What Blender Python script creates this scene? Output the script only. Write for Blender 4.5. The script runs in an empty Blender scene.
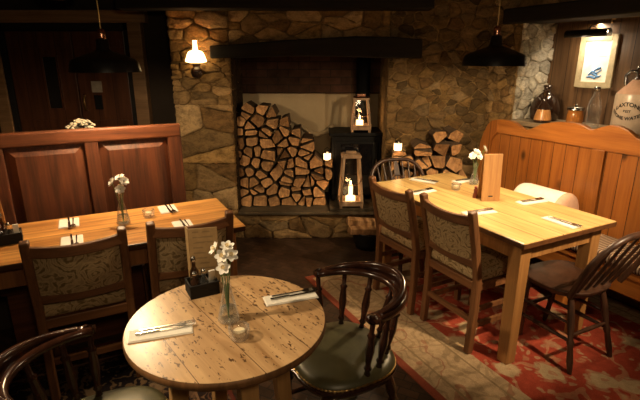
import bpy, math, random
from mathutils import Vector, Matrix
R = random.Random(7)
S = bpy.context.scene
C = S.collection
PI = math.pi
ANG = math.atan2(.457, .8895)          # the tables, settles and rugs stand turned to the fireplace wall
A = (.8895, .457); B = (-.457, .8895)
OR = (1.653, 2.418); OL = (-.399, 2.337)
def wr(x, y, o=OR): return (o[0]+A[0]*x+B[0]*y, o[1]+A[1]*x+B[1]*y)
def wl(x, y): return wr(x, y, OL)
ORD = ['first','second','third','fourth','fifth','sixth','seventh','eighth','ninth','tenth','eleventh','twelfth']

# ------------------------------------------------------------------ materials
class NT:
    def __init__(s, name):
        s.m = bpy.data.materials.new(name); s.m.use_nodes = True
        s.t = s.m.node_tree; s.n = s.t.nodes; s.p = s.n['Principled BSDF']; s.out = s.n['Material Output']
    def node(s, ty, **kw):
        n = s.n.new(ty)
        for k, v in kw.items():
            if k in n.inputs.keys() if isinstance(k, str) else False: n.inputs[k].default_value = v
            else: setattr(n, k, v)
        return n
    def link(s, a, b): s.t.links.new(a, b)
    def math(s, op, a, b=0.0, c=None):
        n = s.n.new('ShaderNodeMath'); n.operation = op
        for i, v in enumerate((a, b) if c is None else (a, b, c)):
            if isinstance(v, (int, float)): n.inputs[i].default_value = v
            else: s.link(v, n.inputs[i])
        return n.outputs[0]
    def coord(s, scale=(1,1,1), rot=(0,0,0), loc=(0,0,0), src='Object'):
        t = s.n.new('ShaderNodeTexCoord'); m = s.n.new('ShaderNodeMapping')
        m.inputs['Scale'].default_value = scale; m.inputs['Rotation'].default_value = rot; m.inputs['Location'].default_value = loc
        s.link(t.outputs[src], m.inputs['Vector']); return m.outputs[0]
    def noise(s, vec, scale, detail=4, rough=.55, dist=0):
        n = s.n.new('ShaderNodeTexNoise'); n.inputs['Scale'].default_value = scale; n.inputs['Detail'].default_value = detail
        n.inputs['Roughness'].default_value = rough; n.inputs['Distortion'].default_value = dist
        s.link(vec, n.inputs['Vector']); return n
    def ramp(s, fac, stops, interp='LINEAR'):
        n = s.n.new('ShaderNodeValToRGB'); cr = n.color_ramp; cr.interpolation = interp
        while len(cr.elements) < len(stops): cr.elements.new(.5)
        for e, (p, c) in zip(cr.elements, stops):
            e.position = p; e.color = (c[0], c[1], c[2], 1) if not isinstance(c, (int, float)) else (c, c, c, 1)
        s.link(fac, n.inputs[0]); return n.outputs[0]
    def mix(s, fac, a, b, mode='MIX'):
        n = s.n.new('ShaderNodeMix'); n.data_type = 'RGBA'; n.blend_type = mode
        for i, v in ((0, fac), (6, a), (7, b)):
            if isinstance(v, (int, float)): n.inputs[i].default_value = v
            elif isinstance(v, tuple): n.inputs[i].default_value = (v[0], v[1], v[2], 1)
            else: s.link(v, n.inputs[i])
        return n.outputs[2]
    def bump(s, h, strength=.3, dist=.01):
        n = s.n.new('ShaderNodeBump'); n.inputs['Strength'].default_value = strength; n.inputs['Distance'].default_value = dist
        s.link(h, n.inputs['Height']); s.link(n.outputs[0], s.p.inputs['Normal'])
    def col(s, c):
        if isinstance(c, tuple): s.p.inputs['Base Color'].default_value = (*c, 1)
        else: s.link(c, s.p.inputs['Base Color'])
    def fin(s, rough=.5, metal=0, spec=.5, coat=0):
        s.p.inputs['Roughness'].default_value = rough; s.p.inputs['Metallic'].default_value = metal
        s.p.inputs['Specular IOR Level'].default_value = spec; s.p.inputs['Coat Weight'].default_value = coat
        return s.m

def plain(name, c, rough=.5, metal=0, spec=.5, var=.15, scale=30, bump=0):
    t = NT(name); v = t.coord(); n = t.noise(v, scale)
    d = tuple(x*(1-var) for x in c); l = tuple(min(1, x*(1+var)) for x in c)
    t.col(t.ramp(n.outputs[0], [(.3, d), (.7, l)]))
    if bump: t.bump(n.outputs[0], bump, .004)
    return t.fin(rough, metal, spec)

def wood(name, dark, light, axis=0, board=0, across=1, rough=.4, grain=1.0, knots=0, coat=0, offset=0.0):
    """grain runs along `axis`; board = plank width across axis `across` (0 = one piece)."""
    t = NT(name)
    sc = [22*grain]*3; sc[axis] = 1.6*grain
    tc = t.n.new('ShaderNodeTexCoord'); sep = t.n.new('ShaderNodeSeparateXYZ'); t.link(tc.outputs['Object'], sep.inputs[0])
    vec = tc.outputs['Object']; seam = None; rnd = None
    if board:
        q = t.math('DIVIDE', t.math('ADD', sep.outputs[across], offset), board); fl = t.math('FLOOR', q); fr = t.math('FRACT', q)
        wn = t.n.new('ShaderNodeTexWhiteNoise'); wn.noise_dimensions = '1D'; t.link(fl, wn.inputs['W']); rnd = wn.outputs['Value']
        off = t.n.new('ShaderNodeVectorMath'); off.operation = 'SCALE'; t.link(wn.outputs['Color'], off.inputs[0]); off.inputs['Scale'].default_value = 5
        ad = t.n.new('ShaderNodeVectorMath'); ad.operation = 'ADD'; t.link(vec, ad.inputs[0]); t.link(off.outputs[0], ad.inputs[1]); vec = ad.outputs[0]
        e = t.math('MINIMUM', fr, t.math('SUBTRACT', 1.0, fr)); seam = t.math('LESS_THAN', e, .0022/board)
    mp = t.n.new('ShaderNodeMapping'); mp.inputs['Scale'].default_value = sc; t.link(vec, mp.inputs[0])
    n1 = t.noise(mp.outputs[0], 1.0, 6, .6, .6)
    mp2 = t.n.new('ShaderNodeMapping'); s2 = [90*grain]*3; s2[axis] = 3; mp2.inputs['Scale'].default_value = s2; t.link(vec, mp2.inputs[0])
    n2 = t.noise(mp2.outputs[0], 1.0, 3, .6)
    f = t.math('ADD', t.math('MULTIPLY', n1.outputs[0], .72), t.math('MULTIPLY', n2.outputs[0], .28))
    c = t.ramp(f, [(.36, dark), (.62, light)])
    if rnd is not None:
        c = t.mix(1.0, c, t.ramp(rnd, [(0, .82), (1, 1.0)]), 'MULTIPLY')
    if knots:
        mk = t.n.new('ShaderNodeMapping'); sk = [9.0]*3; sk[axis] = 5.0; mk.inputs['Scale'].default_value = sk; t.link(vec, mk.inputs[0])
        vo = t.n.new('ShaderNodeTexVoronoi'); vo.inputs['Scale'].default_value = knots; t.link(mk.outputs[0], vo.inputs['Vector'])
        c = t.mix(t.ramp(vo.outputs['Distance'], [(.06, 1.0), (.13, 0.0)]), c, tuple(x*.3 for x in dark))
    if seam is not None: c = t.mix(seam, c, tuple(x*.15 for x in dark))
    t.col(c); t.bump(f, .12, .003)
    return t.fin(rough, 0, .45, coat)

def emit(name, c, st):
    t = NT(name); t.p.inputs['Emission Color'].default_value = (*c, 1); t.p.inputs['Emission Strength'].default_value = st
    t.col(c); return t.fin(.5)

def glass(name, tint=(1,1,1), refl=.16, painted_sheen=.5):
    t = NT(name); t.n.remove(t.p)
    tr = t.n.new('ShaderNodeBsdfTransparent'); tr.inputs[0].default_value = (*tint, 1)
    gl = t.n.new('ShaderNodeBsdfGlossy'); gl.inputs['Roughness'].default_value = .03
    fr = t.n.new('ShaderNodeLayerWeight'); fr.inputs[0].default_value = .45
    mx = t.n.new('ShaderNodeMixShader'); nz = t.noise(t.coord(), 40)
    f = t.math('ADD', t.math('MULTIPLY', fr.outputs['Facing'], .55), t.math('MULTIPLY', nz.outputs[0], refl))
    df = t.n.new('ShaderNodeBsdfDiffuse'); df.inputs[0].default_value = (.75*tint[0],.75*tint[1],.72*tint[2],1); m2 = t.n.new('ShaderNodeMixShader'); t.link(t.math('ADD', t.math('MULTIPLY', t.math('POWER', fr.outputs['Facing'], 2.0), painted_sheen), .03 if painted_sheen > .1 else 0.0), m2.inputs[0]); t.link(tr.outputs[0], m2.inputs[1]); t.link(df.outputs[0], m2.inputs[2]); t.link(f, mx.inputs[0]); t.link(m2.outputs[0], mx.inputs[1]); t.link(gl.outputs[0], mx.inputs[2]); t.link(mx.outputs[0], t.out.inputs[0])  # pale diffuse toward the edges stands in for missing reflections
    return t.m

def stone_mat(name, tint=(1,1,1)):
    t = NT(name); a = t.n.new('ShaderNodeAttribute'); a.attribute_name = 'Col'
    v = t.coord((1,1,1.6)); n = t.noise(v, 11, 8, .68); n2 = t.noise(v, 55, 4, .7)
    f = t.math('ADD', t.math('MULTIPLY', n.outputs[0], .65), t.math('MULTIPLY', n2.outputs[0], .35))
    c = t.mix(1.0, a.outputs['Color'], t.ramp(f, [(.34, (.34,.31,.27)), (.58, (1.2,1.15,1.05))]), 'MULTIPLY')
    t.col(t.mix(1.0, c, tint, 'MULTIPLY')); t.bump(f, .9, .02); return t.fin(.9, 0, .2)

def tapestry(name, dark, light):
    t = NT(name); v = t.coord((1,1,1)); n = t.noise(v, 16, 3, .5)
    ad = t.n.new('ShaderNodeMix'); ad.data_type = 'VECTOR'; ad.inputs[0].default_value = .055; t.link(v, ad.inputs[4]); t.link(n.outputs['Color'], ad.inputs[5])
    vo = t.n.new('ShaderNodeTexVoronoi'); vo.inputs['Scale'].default_value = 9; t.link(ad.outputs[1], vo.inputs['Vector'])
    v2 = t.n.new('ShaderNodeTexVoronoi'); v2.inputs['Scale'].default_value = 38; t.link(ad.outputs[1], v2.inputs['Vector'])
    th = t.noise(v, 420, 1)
    f = t.math('ADD', t.math('MULTIPLY', t.math('SINE', t.math('MULTIPLY', vo.outputs['Distance'], 34)), .28), t.math('MULTIPLY', v2.outputs['Distance'], .55))
    f = t.math('ADD', f, t.math('MULTIPLY', th.outputs[0], .4))
    t.col(t.ramp(f, [(.2, dark), (.42, light), (.62, light), (.8, tuple(x*.75 for x in light))])); t.bump(th.outputs[0], .35, .002)
    return t.fin(.95, 0, .1)

M = {}
M['table_orange'] = wood('honey_table_wood', (.30,.11,.025), (.74,.37,.105), 0, .155, 1, .32)
M['table_pine'] = wood('pale_pine_table', (.46,.27,.085), (.72,.50,.20), 1, .15, 0, .3, knots=.35)
M['table_pine_leg'] = wood('pine_leg', (.20,.085,.024), (.34,.16,.05), 2, rough=.45)
M['round_top'] = None
M['lantern_wood'] = wood('lantern_wood', (.24,.14,.075), (.40,.26,.15), 2, rough=.5)
M['pine_edge'] = wood('pine_edge', (.06,.022,.008), (.13,.05,.017), 1, rough=.4)
M['dark_table_leg'] = wood('brown_leg', (.14,.05,.016), (.27,.11,.035), 2, rough=.4)
M['round_leg'] = wood('round_leg', (.33,.17,.06), (.52,.29,.11), 2, rough=.45)
M['settle_red'] = wood('mahogany_settle', (.034,.009,.0035), (.115,.034,.012), 2, rough=.5, coat=0)
M['settle_red_rail'] = wood('mahogany_rail', (.05,.014,.005), (.13,.04,.014), 0, rough=.45, coat=0)
M['settle_pine'] = wood('orange_pine_boards', (.25,.075,.013), (.40,.14,.028), 2, .098, 1, .32, knots=.45)
M['settle_rail'] = wood('orange_pine_rail', (.28,.085,.014), (.44,.16,.033), 1, rough=.32)
M['chair_oak'] = wood('brown_oak', (.085,.032,.011), (.185,.075,.026), 2, rough=.5)
M['chair_oak_h'] = wood('brown_oak_rail', (.09,.034,.012), (.2,.08,.028), 0, rough=.5)
M['mahogany'] = wood('dark_mahogany', (.014,.005,.003), (.042,.015,.008), 0, rough=.22, coat=.5)
M['windsor'] = wood('windsor_brown', (.018,.0075,.004), (.055,.022,.011), 2, rough=.4, coat=.1)
M['panel_wood'] = wood('alcove_boarding', (.07,.034,.014), (.15,.08,.034), 2, .125, 1, .45, knots=.3)
M['door_wood'] = wood('door_wood', (.05,.016,.007), (.11,.038,.015), 2, .16, 0, .4)
M['frame_wood'] = wood('architrave', (.16,.085,.035), (.28,.155,.07), 0, rough=.55)
M['black_beam'] = wood('blackened_oak', (.003,.002,.0015), (.010,.0065,.004), 0, rough=.85)
M['beam_r'] = wood('blackened_oak_long', (.004,.0025,.0015), (.012,.008,.005), 1, rough=.85)
M['sill'] = wood('sill_wood', (.2,.14,.08), (.36,.27,.17), 1, rough=.35)
M['menu_wood'] = wood('menu_wood', (.34,.16,.055), (.5,.27,.1), 2, rough=.45)
M['tap'] = tapestry('damask_tapestry', (.17,.11,.05), (.42,.29,.15))
M['black_metal'] = plain('black_metal', (.012,.011,.010), .35, .3, .5)
M['iron'] = plain('black_iron', (.005,.0045,.004), .6, 0, .18)
M['copper'] = plain('copper', (.75,.38,.24), .25, 1)
M['steel'] = plain('cutlery_steel', (.45,.42,.38), .22, 1)
M['brass'] = plain('old_brass', (.55,.36,.13), .3, 1)
M['shade_in'] = plain('shade_inside', (.62,.5,.33), .45, 0)
M['napkin'] = plain('white_napkin', (.78,.74,.66), .9, 0, .2, .06, 60, .2)
M['white'] = plain('white_paper', (.8,.76,.68), .8, 0, .2, .05)
M['petal'] = plain('white_petal', (.86,.83,.76), .7, 0, .2, .06)
M['stem'] = plain('green_stem', (.09,.15,.04), .6)
M['wax'] = plain('candle_wax', (.85,.72,.48), .5, 0, .4, .05)
M['glass'] = glass('clear_glass')
M['pane_glass'] = glass('lantern_pane', (1,1,1), .05, 0.0)
M['glass_dark'] = glass('smoked_glass', (.35,.22,.1), .1)
M['water'] = glass('water', (.93,.95,.93), .05)
M['flame'] = emit('flame', (1,.66,.28), 22)
M['wax_lit'] = emit('glowing_wax', (1,.66,.3), 3.0)
M['jar_glow'] = emit('glowing_frosted_jar', (1,.62,.28), 5)
M['globe'] = emit('lamp_globe', (1,.66,.27), 7)
M['bulb'] = emit('bulb', (1,.72,.38), 18)
M['bark'] = plain('log_bark', (.085,.055,.034), .95, 0, .1, .4, 18, .8)
M['plaster'] = plain('cream_plaster', (.40,.31,.19), .95, 0, .1, .12, 4, .3)
M['ceiling'] = plain('ceiling_plaster', (.09,.065,.045), .95, 0, .1, .15, 3)
M['wallpaint'] = plain('dark_wall_paint', (.12,.085,.05), .9, 0, .1, .15, 3)
M['dark_wall'] = plain('dark_brown_wall', (.035,.024,.016), .8, 0, .2, .2, 3)
M['stone'] = stone_mat('rubble_stone', (1.0,.90,.74))
M['stone_white'] = stone_mat('limewashed_stone')
M['mortar'] = plain('mortar', (.16,.12,.07), .98, 0, .05, .3, 25, .6)
M['mortar_white'] = plain('limewash', (.5,.47,.4), .95, 0, .1, .15, 25, .5)
M['slate'] = plain('hearth_slate', (.085,.062,.036), .8, 0, .3, .3, 12, .4)
M['mat_white'] = plain('picture_mount', (.8,.78,.72), .8)
M['gilt'] = plain('pale_gilt_frame', (.48,.40,.25), .45, .1)
M['blue'] = plain('blue_paint', (.10,.24,.48), .8)
M['grey_ink'] = plain('grey_ink', (.35,.35,.36), .8)
M['amber'] = plain('amber_jar', (.38,.14,.03), .15, 0, .6)
M['salt_glaze'] = plain('orange_stoneware', (.55,.25,.08), .3)
M['brown_glaze'] = plain('dark_brown_glaze', (.03,.014,.008), .15, 0, .7)
M['stoneware'] = plain('cream_stoneware', (.50,.39,.29), .3, 0, .5, .1)
M['ink'] = plain('black_ink', (.02,.015,.012), .6)
M['cushion'] = plain('cream_cushion', (.86,.78,.68), .9, 0, .2, .06)
M['pink'] = plain('pinkish_cloth', (.62,.38,.26), .9, 0, .2, .08)
M['red_mill'] = plain('dark_red', (.16,.03,.015), .35)
M['greenery'] = plain('dried_leaves', (.23,.2,.15), .8, 0, .2, .4, 50)
M['basket'] = plain('basket_weave', (.14,.085,.04), .8, 0, .2, .4, 70, .6)
M['notice'] = plain('notice_paper', (.30,.25,.19), .8)
M['dark_glass'] = plain('dark_pane', (.006,.006,.007), .08, 0, .7)

def mk_logface():
    t = NT('log_cut_end'); v = t.coord((1,1,1)); oi = t.n.new('ShaderNodeObjectInfo')
    n = t.noise(v, 14, 5, .65, .8); n2 = t.noise(t.coord((60,8,8)), 1.0, 3)
    f = t.math('ADD', t.math('MULTIPLY', n.outputs[0], .6), t.math('MULTIPLY', n2.outputs[0], .4))
    c = t.ramp(f, [(.32, (.24,.125,.06)), (.6, (.62,.36,.17))])
    t.col(t.mix(1.0, c, t.ramp(oi.outputs['Random'], [(0, (.38,.33,.28)), (.35, (.75,.72,.68)), (1, (1.2,1.12,1.0))]), 'MULTIPLY'))
    t.bump(f, .5, .006); return t.fin(.9, 0, .15)
M['log_face'] = mk_logface()

def mk_round():
    t = NT('distressed_round_top'); v = t.coord((1,1,1), (0,0,math.radians(52)))
    sep = t.n.new('ShaderNodeSeparateXYZ'); t.link(v, sep.inputs[0])
    mp = t.n.new('ShaderNodeMapping'); mp.inputs['Scale'].default_value = (2.2,20,20); t.link(v, mp.inputs[0])
    n = t.noise(mp.outputs[0], 1, 6, .6, .5)
    c = t.ramp(n.outputs[0], [(.35, (.36,.205,.09)), (.65, (.60,.39,.20))])
    mk = t.n.new('ShaderNodeMapping'); mk.inputs['Scale'].default_value = (38,95,60); t.link(v, mk.inputs[0])
    sp = t.noise(mk.outputs[0], 1.0, 2, .6); big = t.noise(v, 4.5, 2)
    spots = t.ramp(t.math('ADD', sp.outputs[0], t.math('MULTIPLY', big.outputs[0], .42)), [(.855, 0.0), (.885, 1.0)])
    c = t.mix(spots, c, (.10,.045,.015))
    q = t.math('FRACT', t.math('DIVIDE', t.math('ADD', sep.outputs[1], .05), .17)); e = t.math('LESS_THAN', q, .014)
    c = t.mix(e, c, (.09,.04,.015)); t.col(c); t.bump(n.outputs[0], .12, .003)
    return t.fin(.3, 0, .45)
M['round_top'] = mk_round()
M['round_rim'] = wood('round_rim', (.09,.04,.014), (.2,.095,.035), 2, rough=.5)

def mk_floor():
    t = NT('dark_brick_floor'); v = t.coord((1,1,1), (0,0,ANG))
    b = t.n.new('ShaderNodeTexBrick'); b.inputs['Scale'].default_value = 4.6; b.inputs['Mortar Size'].default_value = .018
    b.inputs['Color1'].default_value = (.060,.030,.016,1); b.inputs['Color2'].default_value = (.034,.018,.010,1); b.inputs['Mortar'].default_value = (.018,.012,.008,1)
    t.link(v, b.inputs['Vector']); n = t.noise(v, 9, 6, .65)
    t.col(t.mix(1.0, b.outputs['Color'], t.ramp(n.outputs[0], [(.3, .55), (.7, 1.35)]), 'MULTIPLY'))
    h = t.math('ADD', t.math('MULTIPLY', b.outputs['Fac'], -.6), t.math('MULTIPLY', n.outputs[0], .5)); t.bump(h, .4, .006)
    return t.fin(.5, 0, .35)
M['floor'] = mk_floor()

def mk_brick():
    t = NT('sooty_brick'); tc = t.n.new('ShaderNodeTexCoord'); sep = t.n.new('ShaderNodeSeparateXYZ'); t.link(tc.outputs['Object'], sep.inputs[0])
    cb = t.n.new('ShaderNodeCombineXYZ'); t.link(sep.outputs[0], cb.inputs[0]); t.link(sep.outputs[2], cb.inputs[1])
    b = t.n.new('ShaderNodeTexBrick'); b.inputs['Scale'].default_value = 4.4; b.inputs['Mortar Size'].default_value = .02
    b.inputs['Color1'].default_value = (.075,.034,.020,1); b.inputs['Color2'].default_value = (.045,.022,.013,1); b.inputs['Mortar'].default_value = (.03,.02,.014,1)
    b.inputs['Brick Width'].default_value = .9; b.inputs['Row Height'].default_value = .32; t.link(cb.outputs[0], b.inputs['Vector']); n = t.noise(tc.outputs['Object'], 9, 5)
    t.col(t.mix(1.0, b.outputs['Color'], t.ramp(n.outputs[0], [(.3, .5), (.7, 1.2)]), 'MULTIPLY')); t.bump(b.outputs['Fac'], -.5, .008)
    return t.fin(.9, 0, .2)
M['brick'] = mk_brick()

def mk_rug(name, field, vine, motif, border, bmotif, stripe, x0, x1, y0, y1, bw, sw, scale=1.0):
    """ornamental rug; border laid out from the rug's own edges (object coordinates)."""
    t = NT(name); tc = t.n.new('ShaderNodeTexCoord'); v = tc.outputs['Object']
    sep = t.n.new('ShaderNodeSeparateXYZ'); t.link(v, sep.inputs[0]); X, Y = sep.outputs[0], sep.outputs[1]
    d = t.math('MINIMUM', t.math('MINIMUM', t.math('SUBTRACT', X, x0), t.math('SUBTRACT', x1, X)), t.math('MINIMUM', t.math('SUBTRACT', Y, y0), t.math('SUBTRACT', y1, Y)))
    dn = t.noise(v, 5*scale, 2); ad = t.n.new('ShaderNodeMix'); ad.data_type = 'VECTOR'; ad.inputs[0].default_value = .16; t.link(v, ad.inputs[4]); t.link(dn.outputs['Color'], ad.inputs[5]); dv = ad.outputs[1]
    def blobs(sc, lo, hi):
        vo = t.n.new('ShaderNodeTexVoronoi'); vo.inputs['Scale'].default_value = sc; t.link(dv, vo.inputs['Vector']); nn = t.noise(v, sc*3.2, 2)
        return t.ramp(t.math('ADD', vo.outputs['Distance'], t.math('MULTIPLY', nn.outputs[0], .38)), [(lo, 1.0), (hi, 0.0)])
    def lines(sc, w, dist=5):
        wv = t.n.new('ShaderNodeTexWave'); wv.wave_type = 'RINGS'; wv.rings_direction = 'Z'; wv.inputs['Scale'].default_value = sc; wv.inputs['Distortion'].default_value = dist; wv.inputs['Detail'].default_value = 1; t.link(v, wv.inputs[0])
        return t.ramp(wv.outputs[0], [(1-w, 0.0), (1-w*.5, 1.0)])
    def vine_(sc, w):
        nn = t.noise(dv, sc, 1.0, .4); return t.math('LESS_THAN', t.math('ABSOLUTE', t.math('SUBTRACT', t.math('FRACT', t.math('MULTIPLY', nn.outputs[0], 5.0)), .5)), w)
    def rings(sc, k, lo, hi):
        vo = t.n.new('ShaderNodeTexVoronoi'); vo.inputs['Scale'].default_value = sc; t.link(dv, vo.inputs['Vector'])
        return t.ramp(t.math('SINE', t.math('MULTIPLY', vo.outputs['Distance'], k)), [(lo, 0.0), (hi, 1.0)])
    mott = t.noise(v, 30*scale, 3)
    fc = t.mix(t.math('MULTIPLY', vine_(3.2*scale, .06), .7), field, vine)
    fc = t.mix(t.math('MULTIPLY', blobs(9*scale, .36, .44), .7), fc, vine)
    mo = t.mix(rings(4.6*scale, 26, .5, .7), motif, tuple(.55*a+.45*b for a, b in zip(motif, field)))
    fc = t.mix(blobs(4.6*scale, .46, .53), fc, mo)
    fc = t.mix(t.math('MULTIPLY', blobs(17*scale, .40, .48), .6), fc, motif)
    bc = t.mix(t.math('MULTIPLY', rings(5*scale, 30, .45, .7), .5), border, bmotif)
    bc = t.mix(t.math('MULTIPLY', blobs(13*scale, .38, .48), .5), bc, bmotif)
    bc = t.mix(t.math('MULTIPLY', vine_(3*scale, .05), .5), bc, stripe)
    fc = t.mix(1.0, fc, t.ramp(mott.outputs[0], [(.3, .88), (.7, 1.15)]), 'MULTIPLY'); bc = t.mix(1.0, bc, t.ramp(mott.outputs[0], [(.3, .82), (.7, 1.12)]), 'MULTIPLY')
    c = t.mix(t.math('LESS_THAN', d, bw), fc, bc)
    g = t.math('LESS_THAN', t.math('ABSOLUTE', t.math('SUBTRACT', d, bw*.82)), .006); c = t.mix(g, c, bmotif)
    g = t.math('LESS_THAN', t.math('ABSOLUTE', t.math('SUBTRACT', d, bw*.32)), .006); c = t.mix(g, c, bmotif)
    c = t.mix(t.math('LESS_THAN', d, sw), c, stripe)
    pile = t.noise(v, 300, 2); c = t.mix(1.0, c, t.ramp(pile.outputs[0], [(.3, .75), (.7, 1.1)]), 'MULTIPLY')
    t.col(c); t.bump(pile.outputs[0], .5, .004); return t.fin(.95, 0, .1)

def mk_stripe():
    t = NT('striped_seat_cloth'); v = t.coord(); w = t.n.new('ShaderNodeTexWave'); w.bands_direction = 'Y'; w.inputs['Scale'].default_value = 18; t.link(v, w.inputs[0])
    n = t.noise(v, 200, 2); f = t.math('ADD', t.math('MULTIPLY', w.outputs[0], .75), t.math('MULTIPLY', n.outputs[0], .25))
    t.col(t.ramp(f, [(.25, (.07,.035,.022)), (.55, (.24,.16,.11)), (.8, (.36,.27,.19))])); return t.fin(.95, 0, .1)
M['stripe'] = mk_stripe()

def mk_leather():
    t = NT('green_leather'); v = t.coord(); n = t.noise(v, 60, 4); n2 = t.noise(v, 6, 3)
    t.col(t.ramp(n2.outputs[0], [(.3, (.058,.052,.022)), (.7, (.105,.093,.043))])); t.bump(n.outputs[0], .15, .002); return t.fin(.42, 0, .5)
M['leather'] = mk_leather()

def mk_menu():
    t = NT('printed_menu_card'); v = t.coord(); sep = t.n.new('ShaderNodeSeparateXYZ'); t.link(v, sep.inputs[0])
    q = t.math('FRACT', t.math('MULTIPLY', sep.outputs[2], 46)); ln = t.math('LESS_THAN', q, .3)
    br = t.noise(t.coord((22,22,46)), 1.0, 1); inside = t.math('MULTIPLY', t.math('LESS_THAN', t.math('ABSOLUTE', sep.outputs[0]), .038), t.ramp(br.outputs[0], [(.42, 0.0), (.46, 1.0)]))
    n = t.noise(v, 30); c = t.ramp(n.outputs[0], [(.3, (.26,.16,.065)), (.7, (.34,.22,.095))])
    t.col(t.mix(t.math('MULTIPLY', t.math('MULTIPLY', ln, inside), .5), c, (.12,.07,.03))); return t.fin(.7)
M['menu_print'] = mk_menu()

# ------------------------------------------------------------------ mesh building
class MB:
    def __init__(s): s.v = []; s.f = []; s.mi = []; s.sm = []; s.col = None
    def add(s, vs, fs, mat=0, smooth=False):
        b = len(s.v); s.v += [tuple(v) for v in vs]
        for f in fs: s.f.append([b+i for i in f]); s.mi.append(mat); s.sm.append(smooth)
        return s
    def box(s, x0, x1, y0, y1, z0, z1, mat=0, M4=None):
        vs = [(x,y,z) for z in (z0,z1) for y in (y0,y1) for x in (x0,x1)]
        if M4 is not None: vs = [M4 @ Vector(v) for v in vs]
        return s.add(vs, [(0,2,3,1),(4,5,7,6),(0,1,5,4),(2,6,7,3),(0,4,6,2),(1,3,7,5)], mat)
    def bar(s, p0, p1, w, d, w1=None, d1=None, side=(1,0,0), mat=0):
        p0, p1 = Vector(p0), Vector(p1); ax = (p1-p0).normalized(); u = Vector(side); u = (u-ax*u.dot(ax)).normalized(); n = ax.cross(u)
        w1 = w if w1 is None else w1; d1 = d if d1 is None else d1
        vs = [p+u*(a*ww/2)+n*(b*dd/2) for p, ww, dd in ((p0,w,d),(p1,w1,d1)) for a, b in ((-1,-1),(1,-1),(1,1),(-1,1))]
        return s.add(vs, [(3,2,1,0),(4,5,6,7),(0,1,5,4),(1,2,6,5),(2,3,7,6),(3,0,4,7)], mat)
    def sweep(s, pts, sect, up=(0,0,1), mat=0, smooth=False, closed=False):
        """sect: function(i) -> list of (a,b) offsets, a along side, b along up"""
        P = [Vector(p) for p in pts]; n = len(P); rings = []
        for i, p in enumerate(P):
            if closed: t = (P[(i+1) % n]-P[i-1]).normalized()
            else: t = (P[min(i+1,n-1)]-P[max(i-1,0)]).normalized()
            u = Vector(up); u = (u-t*u.dot(t))
            if u.length < 1e-4: u = Vector((1,0,0)); u = u-t*u.dot(t)
            u.normalize(); sd = t.cross(u)
            rings.append([p+sd*a+u*b for a, b in sect(i)])
        k = len(rings[0]); vs = [v for r in rings for v in r]; fs = []
        for i in range(n if closed else n-1):
            j = (i+1) % n
            for a in range(k): fs.append((i*k+a, i*k+(a+1) % k, j*k+(a+1) % k, j*k+a))
        s.add(vs, fs, mat, smooth)
        if not closed:
            s.add(rings[0], [tuple(range(k-1,-1,-1))], mat); s.add(rings[-1], [tuple(range(k))], mat)
        return s
    def tube(s, pts, r, n=8, up=(0,0,1), mat=0, closed=False):
        rr = r if isinstance(r, (list, tuple)) else [r]*len(pts)
        return s.sweep(pts, lambda i: [(rr[i]*math.cos(2*PI*k/n), rr[i]*math.sin(2*PI*k/n)) for k in range(n)], up, mat, True, closed)
    def turned(s, p0, p1, prof, n=10, mat=0):
        """prof: list of (t, radius) along the straight line p0 -> p1"""
        p0, p1 = Vector(p0), Vector(p1); pts = [p0.lerp(p1, t) for t, _ in prof]
        return s.tube(pts, [r for _, r in prof], n, (0.3,1,0.05), mat)
    def lathe(s, prof, n=24, o=(0,0,0), mat=0, smooth=True, M4=None, caps=False):
        vs = []; fs = []; k = len(prof)
        for i in range(n):
            a = 2*PI*i/n
            for r, z in prof: vs.append(Vector((r*math.cos(a), r*math.sin(a), z)))
        if M4 is not None: vs = [M4 @ v for v in vs]
        vs = [v+Vector(o) for v in vs]
        for i in range(n):
            j = (i+1) % n
            for a in range(k-1): fs.append((i*k+a, j*k+a, j*k+a+1, i*k+a+1))
        s.add(vs, fs, mat, smooth)
        for idx, rev in ((0, True), (k-1, False)):
            if caps and prof[idx][0] > 1e-5:
                ring = [vs[i*k+idx] for i in range(n)]; s.add(ring[::-1] if rev else ring, [tuple(range(n))], mat)
        return s
    def prism(s, poly, f0, f1, mat=0, matside=None, smooth=False):
        """poly: 2-D list; f0/f1 map (a,b) to the two 3-D end faces"""
        n = len(poly); a = [Vector(f0(*p)) for p in poly]; b = [Vector(f1(*p)) for p in poly]
        s.add(a, [tuple(range(n))], mat); s.add(b, [tuple(range(n-1,-1,-1))], mat)
        return s.add(a+b, [(i, n+i, n+(i+1) % n, (i+1) % n) for i in range(n)], mat if matside is None else matside, smooth)
    def ball(s, c, r, n=12, m=8, mat=0, sc=(1,1,1)):
        prof = [(r*math.sin(PI*i/m), -r*math.cos(PI*i/m)) for i in range(m+1)]; prof[0] = (0,-r); prof[-1] = (0,r)
        return s.lathe(prof, n, c, mat, True, Matrix.Diagonal((*sc,1)))
    def build(s, name, mats, parent=None, loc=None, rotz=None, bevel=0, seg=2, subsurf=0):
        me = bpy.data.meshes.new(name); me.from_pydata(s.v, [], s.f)
        for m in (mats if isinstance(mats, (list, tuple)) else [mats]): me.materials.append(m)
        me.polygons.foreach_set('material_index', s.mi); me.polygons.foreach_set('use_smooth', s.sm)
        if s.col:
            ca = me.color_attributes.new('Col', 'FLOAT_COLOR', 'POINT')
            for i, c in enumerate(s.col): ca.data[i].color = (*c, 1)
        import bmesh
        bm = bmesh.new(); bm.from_mesh(me); bmesh.ops.remove_doubles(bm, verts=bm.verts, dist=1e-6) if bevel else None
        bmesh.ops.recalc_face_normals(bm, faces=bm.faces); bm.to_mesh(me); bm.free()
        o = bpy.data.objects.new(name, me); C.objects.link(o)
        if parent: o.parent = parent
        if loc: o.location = loc
        if rotz is not None: o.rotation_euler = (0,0,rotz)
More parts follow.
